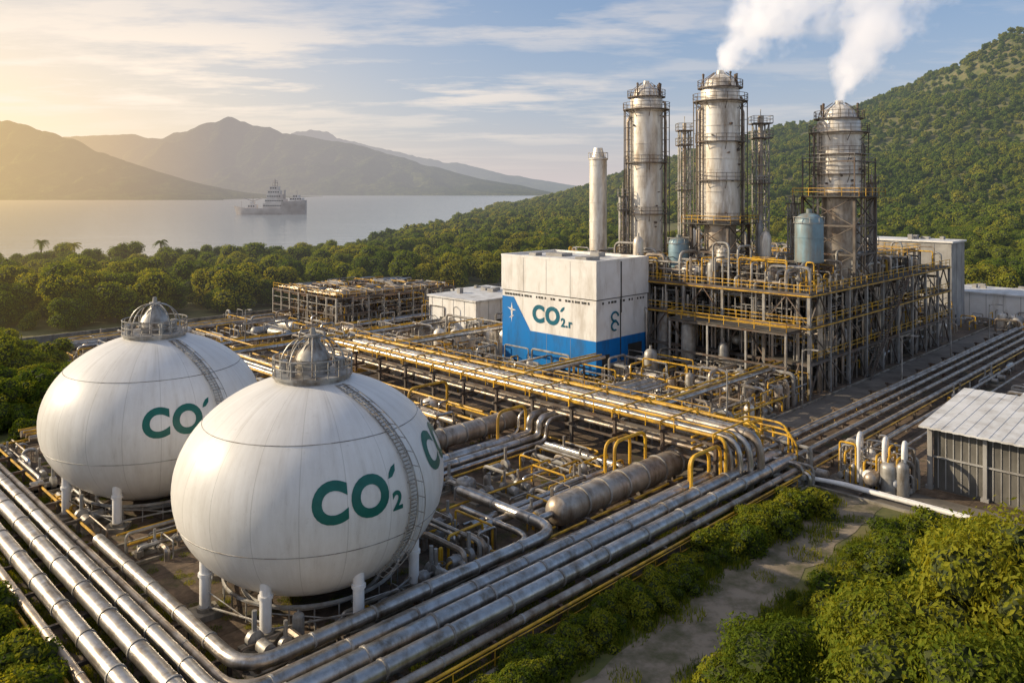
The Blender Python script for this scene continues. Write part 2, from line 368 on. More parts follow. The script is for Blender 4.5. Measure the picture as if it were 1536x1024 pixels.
def tank(c,camaz,texts,ladder):
    g=G('spherical_gas_tank'); s=g.p('shell','tank')
    prof=[]
    for i in range(49):
        t=-math.pi/2+math.pi*i/48; prof.append((max(TA*math.cos(t),.01),TZ+TB*math.sin(t)))
    s.lathe((c[0],c[1],0),prof,96)
    sm=g.p('weld_seams','galv')
    for z in (TZ+4.1,TZ-1.7):
        r=TA*math.sqrt(1-((z-TZ)/TB)**2); sm.ring((c[0],c[1],z),r+.005,.03,80,5)
    lg=g.p('support_legs','whitep'); ft=g.p('footings','conc',False)
    for i in range(8):
        a=camaz+math.pi/8+i*math.pi/4; r=6.9; x=c[0]+r*math.cos(a); y=c[1]+r*math.sin(a)
        zt=TZ-TB*math.sqrt(1-(r/TA)**2)+.9
        lg.tube([(x,y,.3),(x,y,zt)],.34,14); lg.tube([(x,y,zt-1.5),(x,y,zt-1.3)],.43,14)
        ft.box(Vector((x,y,.17)),Vector((.8*math.cos(a),.8*math.sin(a),0)),Vector((-.8*math.sin(a),.8*math.cos(a),0)),Z(.2))
        ft.tube([(x,y,.36),(x,y,.6)],.5,12)
        b=a+math.pi/4; x2=c[0]+r*math.cos(b); y2=c[1]+r*math.sin(b)
        g.p('bracing','galv').tube([(x,y,.6),(x2,y2,1.0)],.07,6); g.p('bracing','galv').tube([(x,y,1.6),(x2,y2,.5)],.04,5)
    g.p('base_ring','galv').ring((c[0],c[1],1.3),5.6,.12,40,6); g.p('base_ring','galv').ring((c[0],c[1],.6),4.4,.15,40,6)
    for i in range(24):
        a=i*math.pi/12; g.p('base_ring','galv').tube([(c[0]+5.6*math.cos(a),c[1]+5.6*math.sin(a),0),(c[0]+5.6*math.cos(a),c[1]+5.6*math.sin(a),1.3)],.05,4)
    cr=g.p('crown_platform','galv'); zt=TZ+TB
    cr.lathe((c[0],c[1],0),[(.01,zt-.05),(2.6,zt-.05),(2.6,zt+.12),(.01,zt+.12)],32)
    cr.lathe((c[0],c[1],0),[(2.45,zt-.8),(2.45,zt+.0)],32)
    for z in (zt+.65,zt+1.2): cr.ring((c[0],c[1],z),2.55,.045,32,5)
    for i in range(20):
        a=2*math.pi*i/20; p=Vector((c[0]+2.55*math.cos(a),c[1]+2.55*math.sin(a),zt)); cr.tube([p,p+Z(1.2)],.04,4)
    dm=g.p('crown_dome','galv')
    dm.lathe((c[0],c[1],zt),[(1.1,.1),(1.1,.5),(1.25,.52),(1.25,.68),(1.1,.7),(1.1,1.0),(1.15,1.02),(1.0,1.4),(.7,1.8),(.4,2.1),(.3,2.4),(.45,2.42),(.45,2.58),(.2,2.6),(.16,3.0),(.01,3.05)],24)
    for i in range(12):
        a=2*math.pi*i/12; dm.tube([(c[0]+1.15*math.cos(a),c[1]+1.15*math.sin(a),zt+1.0),(c[0]+.72*math.cos(a),c[1]+.72*math.sin(a),zt+1.82),(c[0]+.3*math.cos(a),c[1]+.3*math.sin(a),zt+2.35)],.035,4)
    for i in range(8):
        a=2*math.pi*(i+.3)/8; pts=[]
        for k in range(9):
            t=k/8*math.pi*.5; rr=.35+1.75*math.cos(t); pts.append((c[0]+rr*math.cos(a),c[1]+rr*math.sin(a),zt+.2+2.25*math.sin(t)**.9))
        cr.tube(pts,.055,5)
    for i in range(7):
        a=U(0,6.28); r=U(1.6,2.2); cr.lathe((c[0]+r*math.cos(a),c[1]+r*math.sin(a),zt),[(.14,.1),(.14,.8),(.24,.82),(.24,.95),(.01,1.0)],10)
    ld=g.p('stair_walkway','galv'); az=camaz+ladder
    def lp(t,da,off):
        ang=math.pi/2*.80-t*(math.pi/2*.80+math.radians(42)); z=TZ+TB*math.sin(ang); p=tpt(c,az+.10*math.sin(t*3.0)-.04,z,off)
        tv=Vector((-math.sin(az),math.cos(az),0)); return p+tv*da
    for da in (-.3,.3):
        ld.tube([lp(i/30,da,.16) for i in range(31)],.045,5); ld.tube([lp(i/30,da,.75) for i in range(31)],.03,4)
        for i in range(0,31,2): ld.tube([lp(i/30,da,.02),lp(i/30,da,.75)],.028,4)
    for i in range(60): ld.tube([lp(i/59,-.3,.17),lp(i/59,.3,.17)],.035,4)
    tx=g.p('co2_lettering','green',False)
    for (daz,z0,size) in texts:
        az0=camaz+daz
        lettering(tx,lambda a,b: tpt(c,az0+a/TA,z0+b,.025),size)
    g.done(Vector((c[0],c[1],0)))
tank((-13.2,53),math.atan2(-53,13.2),[(math.radians(-.5),7.35,2.95),(math.radians(57),8.3,2.95)],math.radians(39))
tank((-30.4,68.1),math.atan2(-68.1,30.4),[(math.radians(-6),7.45,2.8)],math.radians(31))

# ---------------------------------------------------------------- pipelines
g=G('pipeline'); st=g.p('steel_pipes','pipe'); ba=g.p('pipe_bands','galv'); fr=g.p('supports','frame',False); ye=g.p('yellow_pipes','yellow'); c2=g.p('clad_pipes','pipe2')
for (v,u,z,r) in [(33.3,14.3,1.75,.50),(34.8,15.9,1.75,.54),(36.3,17.2,1.65,.42)]:
    pipe(st,[(69,v,z),(u,v,z),(u,125,z)],r,2.2,4.5,16,ba)
    st.tube([P(69,v,z),P(70.2,v,z)],[r,.24],14); pipe(c2,[(70.2,v,z),(165,v,z)],.24,1,6,10,ba)
for (v,u,z,r) in [(32.2,13.2,1.3,.26),(37.3,18.2,1.3,.24)]:
    pipe(c2,[(165,v,z),(u,v,z),(u,125,z)],r,2.0,6,10,ba)
pipe(st,[(43,49,1.6),(43,38.3,1.6),(19.1,38.3,1.6),(19.1,60,1.6)],.40,2.2,4,14,ba)
pipe(st,[(41.4,47,1.2),(41.4,39.3,1.2),(22,39.3,1.2)],.24,1.6,4,10,ba)
pipe(ye,[(60,38.95,.9),(19.7,38.95,.9),(19.7,92,.9)],.1,1.5); pipe(ye,[(150,31.6,1.1),(12.7,31.6,1.1),(12.7,110,1.1)],.09,1.5)
pipe(ye,[(45,40.4,.6),(38.8,40.4,.6),(38.8,60,.6),(21,60,.6)],.09,.8)
pipe(ye,[(20,58.8,.5),(20,93,.5),(45,93,.5),(45,120,.5)],.1,.8); pipe(ye,[(21,59.4,.9),(39,59.4,.9)],.08)
pipe(ye,[(21,40.2,.5),(37.4,40.2,.5),(37.4,57,.5)],.07,.8); pipe(ye,[(21,62,.7),(37.4,62,.7),(37.4,80,.7)],.08,.8)
for u in np.arange(14,165,5.5):
    for v in (31.9,35.5,38.8): fr.beam(P(u,v,0),P(u,v,1.15),.22)
    fr.beam(P(u,31.5,1.0),P(u,39.1,1.0),.22)
for v in np.arange(41,125,5.):
    for u in (12.9,15.1,19.6): fr.beam(P(u,v,0),P(u,v,1.15),.22)
    fr.beam(P(12.6,v,1.0),P(19.8,v,1.0),.22)
rail(g.p('railing','yellow'),[P(18,31.3),P(66,31.3)],sp=3,r=.035)
rail(g.p('railing','yellow'),[P(74,38),P(160,38)],sp=3,r=.04); rail(g.p('railing','yellow'),[P(12.7,40),P(12.7,92)],sp=3,r=.035)
pipe(c2,[(45.5,40.6,1.6),(66,40.6,1.6)],1.1,1,2.6,24,ba)
pipe(c2,[(40,60.2,1.7),(60,60.2,1.7)],.95,1,2.6,24,ba)
# domed ends and nozzles on the large insulated headers
for (uu,vv_,zz_,rr_) in ((45.5,40.6,1.6,1.1),(40,60.2,1.7,.95)):
    c2.tube([P(uu,vv_,zz_),P(uu-.35,vv_,zz_),P(uu-.6,vv_,zz_),P(uu-.7,vv_,zz_)],[rr_,rr_*.85,rr_*.5,rr_*.05],24)
    pipe(st,[(uu-.6,vv_,zz_),(uu-2.2,vv_,zz_),(uu-2.2,vv_,.1)],.25,.6,0,10)
for v,z,r in [(56.4,1.2,.42),(55.1,1.2,.36),(54.1,1.0,.2),(58.0,.9,.16)]:
    pipe(st,[(40,v,z),(59,v,z),(59,v,3.0),(80,v,3.0)],r,1.2,4,12,ba)
for v,z,r in [(43.4,1.1,.3),(44.3,1.1,.22),(45.2,.8,.12)]:
    pipe(st,[(40,v,z),(58,v,z),(58,v+9,z)],r,1.2,4,10,ba)
pipe(ye,[(38.5,62,1),(60,62,1),(60,48,1),(40,48,1)],.1,.8); pipe(ye,[(40,53.2,.9),(57,53.2,.9),(57,42.5,.9)],.09,.8)
for u in np.arange(41,64,5):
    fr.beam(P(u,53.5,.6),P(u,58.4,.6),.2); 
    for v in (53.7,57,60.2,40.6): fr.beam(P(u,v,0),P(u,v,.7),.4)
for u,z,r in [(47,1.2,.3),(48,1.2,.22),(50.5,2.6,.3),(51.5,2.6,.22),(53,2.6,.16),(56,1.3,.35)]:
    pipe(random.choice([st,c2]),[(u,64,z),(u,118+U(0,20),z)],r,1,5,10,ba)
for u,z in [(52.2,2.8),(49.6,2.8),(46,1.4),(57.4,1.5),(58.6,2.2)]: pipe(ye,[(u,63,z),(u,135,z)],.13,1)
for v in np.arange(65,135,6):
    for u in (49.3,53.6): fr.beam(P(u,v,0),P(u,v,2.6),.2)
    fr.beam(P(49,v,2.3),P(54,v,2.3),.2)
for v,z,r in [(95,1.6,.3),(96.2,1.6,.2),(98,1.4,.35),(110,2.5,.3),(111,2.5,.25),(121,1.8,.3),(122.2,1.8,.25),(140,1.5,.4),(141.5,1.5,.3),(144,1.5,.3)]:
    q=22 if v<100 else 40; dv=6 if v<100 else 0
    pipe(random.choice([st,c2]),[(q,v-dv,z),(100,v-dv,z)],r,1,5,10,ba)
    pipe(ye,[(q,v+.9-dv,z+.2),(90,v+.9-dv,z+.2)],.12)
for v,z,r in [(30.3,.9,.2),(28.4,.7,.14)]:
    pipe(c2,[(74,v,z),(170,v,z)],r,1,6,10,ba)
g.done()
wp=G('white_pipeline'); w=wp.p('pipes','whitep')
pipe(w,[(67,34,.6),(69.3,30.5,.5),(69.0,14,.5),(60,4,.5)],.2,1.8,0,10); pipe(w,[(67,33,.4),(70,30.3,.4),(69.6,14,.4),(60.6,3,.4)],.13,1.8)
for vv_ in (27,22,17): wp.p('supports','frame',False).buv(68.7,70,vv_,vv_+.2,0,.3)
wp.done()

g=G('pipe_rack'); st=g.p('steel_pipes','pipe'); c2=g.p('clad_pipes','pipe2'); ba=g.p('pipe_bands','galv'); fr=g.p('rack_frame','frame',False); ye=g.p('yellow_pipes','yellow'); rl=g.p('railing','yellow')
for i,(u,r,z) in enumerate([(61.2,.2,4.75),(61.9,.24,4.75),(62.7,.28,4.8),(63.6,.32,4.85),(64.5,.28,4.8),(65.2,.2,4.75)]):
    e=33.4+ .5*abs(i-3)
    pipe(c2 if i in (0,3,5) else st,[(u,98-i,z),(u,e,z),(u,e,.3)],r,1.9,5,12,ba)
for i,(u,r) in enumerate([(61.4,.2),(62.3,.26),(63.4,.2),(64.6,.26)]): pipe(c2,[(u,98,3.2),(u,36,3.2),(u,36,.3)],r,1.2,5,10,ba)
for (u,z) in ((60.5,5.0),(66.0,5.0),(62.3,5.05)): pipe(ye,[(u,98,z),(u,35,z),(u,35,.35)],.15 if u!=62.3 else .09,.8)
for u in (60.3,66.3): rail(rl,[P(u,40,4.5),P(u,98,4.5)],sp=3)
for v in np.arange(36,99,5.4):
    for u in (60.6,66.0): fr.beam(P(u,v,0),P(u,v,4.55),.28)
    for z in (4.4,2.85): fr.beam(P(60,v,z),P(66.6,v,z),.25)
    g.p('yellow_frames','yellow',False).beam(P(60.2,v,5.25),P(66.4,v,5.25),.12)
    for u in (60.2,66.4): g.p('yellow_frames','yellow',False).beam(P(u,v,4.4),P(u,v,5.25),.12)
    if int(v)%2: fr.beam(P(60.6,v,0),P(66,v,2.8),.14)
for u in (60.6,66.0): fr.beam(P(u,36,4.2),P(u,98,4.2),.22); fr.beam(P(u,36,2.6),P(u,98,2.6),.18)
for v,u0,u1,h in [(35.5,56,60.5,4.4),(36.3,57,60,3.9),(37.2,67.5,71,4.2),(42.5,55,59.5,4.3),(44,55.6,59.2,3.8),(36.5,69,72,3.5),(57,55,59,4.0),(70,54,59.5,4.2)]:
    pipe(ye,[(u0,v,.2),(u0,v,h),(u1,v,h),(u1,v,.2)],.15,.9,0,10)
for k in range(3): pipe(ye,[(60,38,3.6+.5*k),(69.5,38,3.6+.5*k),(69.5,33+.4*k,3.6+.5*k),(69.5,33+.4*k,.4)],.1,1.2)
for v,z,r in [(47,4.0,.25),(48,4.0,.2),(66,4.3,.28),(65,4.3,.22),(90,4.4,.3),(91,4.4,.25)]:
    pipe(st,[(62,v,z),(97 if v<60 or v>86 else 82,v,z)],r,1,5,10,ba); pipe(ye,[(62,v+.5,z+.25),(96 if v<60 or v>86 else 82,v+.5,z+.25)],.1)
for v in (47.5,65.5,90.5):
    for u in np.arange(71,82 if 60<v<86 else 97,6):
        for d in (-1.2,1.2): fr.beam(P(u,v+d,0),P(u,v+d,4.1),.2)
        fr.beam(P(u,v-1.4,3.8),P(u,v+1.4,3.8),.2)
for k in range(6):
    pipe(st if k%2 else c2,[(83.2-k*.8,66-k*.2,.9),(83.2-k*.8,46+k*.9,.9),(92-k*.3,46+k*.9,.9),(92,46+k*.9,3)],.22,1.5,5,10,ba)
pipe(ye,[(78,67,1.4),(78,45,1.4),(93,45,1.4)],.13,1.5); pipe(ye,[(85,66,1.4),(85,50.5,1.4),(93,50.5,1.4)],.12,1.5)
pipe(ye,[(72,92,2.2),(72,60,2.2),(82,60,2.2),(82,50,2.2)],.13,1.5); pipe(ye,[(70,60,1.6),(70,44,1.6),(90,44,1.6)],.13,1.5)
g.done()

# ---------------------------------------------------------------- clutter equipment
def vessel(g,u,v,z,r,h,m='tower'):
    mb=g.p('vessels_'+m,m); c=P(u,v,z)
    mb.lathe(c,[(.01,0),(r,0),(r,.15),(r*1.03,.15),(r*1.03,.3),(r,.3),(r,h*.5),(r*1.03,h*.5),(r*1.03,h*.5+.12),(r,h*.5+.12),(r,h*.82),(r*.92,h*.9),(r*.6,h*.97),(r*.2,h),(r*.2,h*1.08),(.01,h*1.08)],18)
def hvessel(g,u,v,z,r,L,ax,m='tower'):
    mb=g.p('vessels_'+m,m); a=P(u,v,z); d=P(1,0) if ax else P(0,1)
    prof=[(-L/2-.5*r,.3*r),(-L/2-.3*r,.75*r),(-L/2,r),(-L/2+.2,r*1.05),(-L/2+.4,r),(L/2-.4,r),(L/2-.2,r*1.05),(L/2,r),(L/2+.3*r,.75*r),(L/2+.5*r,.3*r)]
    mb.tube([a+d*t for t,_ in prof],[q for _,q in prof],16)
    f=g.p('saddles','conc',False)
    for t in (-L*.3,L*.3): 
        c=a+d*t; f.box(Vector((c.x,c.y,z-r*.8)),d*.2,P(0,1)*r*.8 if ax else P(1,0)*r*.8,Z(r*.6))
def loop(g,u0,u1,v0,v1,z0,zmax):
    u,v=U(u0,u1),U(v0,v1); r=random.choice([.06,.09,.12,.16,.22]); h=z0+U(.6,zmax); L=U(2,8)*random.choice([-1,1])
    part,m=random.choice([('small_pipes','pipe'),('grey_pipes','galv'),('grey_pipes','galv'),('yellow_small_pipes','yellow'),('clad_small_pipes','pipe2')])
    if m=='yellow': r=min(r,.1)
    if R()<.5: q=[(u,v,z0),(u,v,h),(min(max(u+L,u0),u1),v,h),(min(max(u+L,u0),u1),v,z0)]
    else: q=[(u,v,z0),(u,v,h),(u,min(max(v+L,v0),v1),h),(u,min(max(v+L,v0),v1),z0)]
    pipe(g.p(part,m),q,r,r*3,0,7)
    if R()<.5:
        vp=P(u,v,(z0+h)/2); g.p('valves','galv').tube([vp-Z(.2),vp+Z(.2)],r*2,8)
    if R()<.3:
        vp=P(u,v,(z0+h)/2); g.p('hand_wheels','galv').ring(vp+Z(.3),.28,.03,10,4)
def pump(g,u,v,z=0):
    hv=g.p('pumps','galv'); s=U(.7,1.3); ax=R()<.5; d=P(1,0) if ax else P(0,1); c=P(u,v,z+.6*s)
    g.p('plinths','conc',False).box(P(u,v,z+.12),d*1.2*s,(P(0,1) if ax else P(1,0))*.5*s,Z(.12))
    hv.tube([c-d*.9*s,c-d*.85*s,c-d*.1*s,c],[.1*s,.32*s,.32*s,.1*s],10); hv.tube([c,c+d*.4*s],.1*s,6)
    hv.tube([c+d*.35*s,c+d*.4*s,c+d*.7*s,c+d*.75*s],[.2*s,.42*s,.42*s,.2*s],10); hv.tube([c+d*.55*s,c+d*.55*s+Z(1.3*s)],.12*s,7)
def clutter(g,u0,u1,v0,v1,z0,zmax,nl,nv=0,nh=0,npu=0):
    for _ in range(nl): loop(g,u0,u1,v0,v1,z0,zmax)
    for _ in range(nv): vessel(g,U(u0,u1),U(v0,v1),z0,U(.4,1.0),U(1.6,zmax*.9),random.choice(['tower','pipe2','galv','pipe2']))
    for _ in range(nh): r=U(.4,.9); hvessel(g,U(u0+2,u1-2),U(v0+2,v1-2),z0+r+.6,r,U(3,6),R()<.5,random.choice(['tower','galv','pipe2']))
    for _ in range(npu): pump(g,U(u0,u1),U(v0,v1),z0)
g=G('yard_equipment')
clutter(g,20.6,37,39.8,42,0,1.0,20,0,0,4)
clutter(g,35.5,40,41,57,0,1.8,36,1,0,8)
clutter(g,21,37,56.8,60.5,0,1.6,18,0,0,5)
clutter(g,19.9,22,62,92,0,1.3,20,0,0,6)
clutter(g,22,37,78,92,0,1.5,24,2,1,8)
clutter(g,44,59,42,53,0,1.6,40,1,0,14)
clutter(g,40,59,61,92,0,2.6,160,8,4,20)
clutter(g,38,60,92,148,0,2.6,150,8,6,10)
clutter(g,67,83,44,70,0,2.8,110,6,3,22)
clutter(g,67,83,70,120,0,3.6,200,14,8,18)
clutter(g,84,96,44,67,0,4,140,10,3,18)
clutter(g,84,125,90,120,0,5,140,14,6,6)
clutter(g,62,80,121,148,0,3.,60,4,5,6)
clutter(g,67.5,71,31,37,0,3.,12,1,0,3)
for q in [(24,41.5),(26,90),(36.5,50),(47,50),(55,46)]: vessel(g,q[0],q[1],0,.35,1.6,'galv')
for u,v,r,h in [(88,62,.9,5),(86.5,55,.6,3.2),(90,50,.7,4.0),(94,60,1.0,8.4),(97,66,1.0,9),(94.5,55,.7,6)]: vessel(g,u,v,0,r,h,'galv')
for i in range(5): vessel(g,80+i*1.6,96-i*2.,0,.9,4.5,'tower')
for _ in range(26):
    v=U(62,92); u=U(40,52); fr=g.p('sleepers','conc',False); fr.buv(u,u+U(3,7),v,v+.25,0,.35)
g.done()

# ---------------------------------------------------------------- process structure
g=G('process_unit_structure'); fr=g.p('steel_frame','frame',False); fr2=g.p('light_steel','galv',False); dk=g.p('decks','deck',False); rl=g.p('yellow_railing','yellow')
us=list(np.linspace(96,150,10)); vs=list(np.linspace(44,86,8)); lv=[4.5,9.,13.]
for i,u in enumerate(us):
    for j,v in enumerate(vs):
        edge=i==0 or j==0
        (fr2 if edge else fr).beam(P(u,v,0),P(u,v,13),.36 if edge else .3)
for z in lv:
    for u in us: fr.beam(P(u,44,z-.25),P(u,86,z-.25),.34)
    for v in vs: fr.beam(P(96,v,z-.25),P(150,v,z-.25),.34)
for j in range(7):
    for k,(a,b) in enumerate([(0,4.5),(4.5,9),(9,13)]):
        if (j+k)%2==0: fr.beam(P(96,vs[j],a),P(96,(vs[j]+vs[j+1])/2,b-.3),.16); fr.beam(P(96,vs[j+1],a),P(96,(vs[j]+vs[j+1])/2,b-.3),.16)
for i in range(9):
    for k,(a,b) in enumerate([(0,4.5),(4.5,9),(9,13)]):
        if (i+k)%2==0: fr.beam(P(us[i],44,a),P((us[i]+us[i+1])/2,44,b-.3),.16); fr.beam(P(us[i+1],44,a),P((us[i]+us[i+1])/2,44,b-.3),.16)
        else: fr.beam(P(us[i],44,b-.3),P(us[i+1],44,a+.1),.14)
for i in range(9):
    for j in range(7):
        if R()<.85: dk.buv(us[i]+.1,us[i+1]-.1,vs[j]+.1,vs[j+1]-.1,12.95,13.03)
        if R()<.65: dk.buv(us[i]+.1,us[i+1]-.1,vs[j]+.1,vs[j+1]-.1,8.95,9.03)
        if R()<.4: dk.buv(us[i]+.1,us[i+1]-.1,vs[j]+.1,vs[j+1]-.1,4.45,4.53)
for z in (9.,13.): rail(rl,[P(95.9,86,z),P(95.9,43.9,z),P(150,43.9,z)],r=.055); fr.beam(P(95.9,86,z),P(95.9,43.9,z),.3)
ye=g.p('yellow_edge','yellow',False)
for z in (9.,13.):
    ye.beam(P(95.7,86,z-.2),P(95.7,43.7,z-.2),.12); ye.beam(P(95.7,43.7,z-.2),P(150,43.7,z-.2),.12)
rail(rl,[P(96,43.9,4.5),P(150,43.9,4.5)],r=.045)
for (a,b,c_,d) in [(98,104,52,60),(108,122,54,66),(124,136,46,56),(138,148,48,60)]:
    dk.buv(a,b,c_,d,15.4,15.5); rail(rl,[P(a,c_,15.5),P(b,c_,15.5),P(b,d,15.5),P(a,d,15.5)],True,r=.05)
    for q in ((a,c_),(b,c_),(b,d),(a,d)): fr.beam(P(q[0],q[1],13),P(q[0],q[1],15.4),.22)
dk.buv(92,95.6,45,62,8.6,8.7); rail(rl,[P(95.6,62,8.7),P(92,62,8.7),P(92,45,8.7),P(95.6,45,8.7)],r=.06)
for v in (45.2,50.5,56,61.8): fr2.beam(P(92.2,v,0),P(92.2,v,8.6),.24); fr.beam(P(92.2,v,8.4),P(96,v,8.4),.25); fr.beam(P(92.2,v,0),P(95.9,v,4.4),.14)
fr.beam(P(92.2,45,8.4),P(92.2,62,8.4),.25); fr.beam(P(92.2,45,4.4),P(92.2,62,4.4),.25)
for k in range(3):
    z0=[0,4.5,9][k]; z1=[4.5,9,13][k]; u0=112+k*5
    for dv in (42.6,43.5): fr.beam(P(u0,dv,z0),P(u0+5,dv,z1),.16)
    for i in range(14):
        t=i/14; dk.buv(u0+5*t,u0+5*t+.3,42.6,43.5,z0+(z1-z0)*t,z0+(z1-z0)*t+.05)
    rail(fr,[P(u0,42.6,z0),P(u0+5,42.6,z1)],r=.04)
clutter(g,97,149,45,85,.0,4.2,360,26,18,20)
clutter(g,97,149,45,85,4.5,4.,340,20,14,6)
clutter(g,97,149,45,85,9.,3.8,320,20,14,0)
clutter(g,97,149,45,85,13.03,3.4,300,26,12,0)
clutter(g,96.5,104,45,85,13.03,4.0,110,6,3,0)
for _ in range(26):
    u,v=U(97,140),U(45,75); h=13+U(3,6.5); r=random.choice([.16,.22,.3]); d=U(1.5,5)
    pipe(g.p('overhead_bends','galv'),[(u,v,13),(u,v,h),(u+d,v,h),(u+d,v,13)] if R()<.5 else [(u,v,13),(u,v,h),(u,v+d,h),(u,v+d,13)],r,r*5,0,9)
for u,v,r,h in [(108,56,.8,7),(110,58,.55,8.5),(120,52,.9,6.5),(126,50,.7,8),(131,54,1.0,6),(99,72,.8,6),(112,70,.9,7)]: vessel(g,u,v,13.03,r,h,'galv' if r<.8 else 'tower')
for _ in range(40):
    v=U(45,85); z=random.choice([3.6,8,12])+U(-.4,.3); r=U(.1,.3); pipe(g.p('headers','pipe2'),[(97+U(0,20),v,z),(150,v,z)],r,1,5)
for _ in range(30):
    u=U(97,130); z=random.choice([3.4,7.8,12])+U(-.4,.3); r=U(.1,.3); pipe(g.p('headers','pipe2'),[(u,44.5,z),(u,85,z)],r,1,5)
for _ in range(70):
    u,v=(96.6,U(45,70)) if R()<.5 else (U(97,149),44.6); r=U(.07,.2); pipe(g.p('risers','pipe'),[(u,v,0),(u,v,U(8,15))],r)
for _ in range(150):
    z=random.choice([1.5,3,6,7.5,10.5,12])+U(-.5,.5); d=U(0,3)
    if R()<.5: v=U(45,80); fr2.beam(P(96.3+d,v,z),P(96.3+d,v+U(2,7),z),.09)
    else: u=U(97,144); fr2.beam(P(u,44.3+d,z),P(u+U(2,7),44.3+d,z),.09)
for _ in range(110):
    z=random.choice([0,4.5,9]); d=U(0,3)
    if R()<.5: fr2.beam(P(96.3+d,v:=U(45,80),z),P(96.3+d,v,z+4.2),.1)
    else: fr2.beam(P(q:=U(97,149),44.3+d,z),P(q,44.3+d,z+4.2),.1)
g.done()
def bigtank(u,v,z,r,h,m,name):
    g=G(name); vessel(g,u,v,z,r,h,m); q=P(u,v,z+h*.8)
    g.p('rail','galv').ring(q,r*1.1,.05,20,4); g.p('rail','galv').ring(q+Z(.8),r*1.1,.05,20,4)
    for i in range(10):
        a=i*.628; p=q+Vector((r*1.1*math.cos(a),r*1.1*math.sin(a),0)); g.p('rail','galv').tube([p,p+Z(.8)],.04,4)
    for i in range(4):
        a=i*1.57+.4; p=P(u,v,0)+Vector((r*.9*math.cos(a),r*.9*math.sin(a),z-1.6)); g.p('legs','frame').tube([p,p+Z(1.7)],.12,6)
    g.done()
bigtank(104.7,48.0,16.3,1.85,6.6,'bluet','storage_vessel'); bigtank(101.5,66.5,14.6,1.5,4.4,'bluet','storage_vessel'); bigtank(99.5,58,14.6,.9,3.4,'tower','storage_vessel')

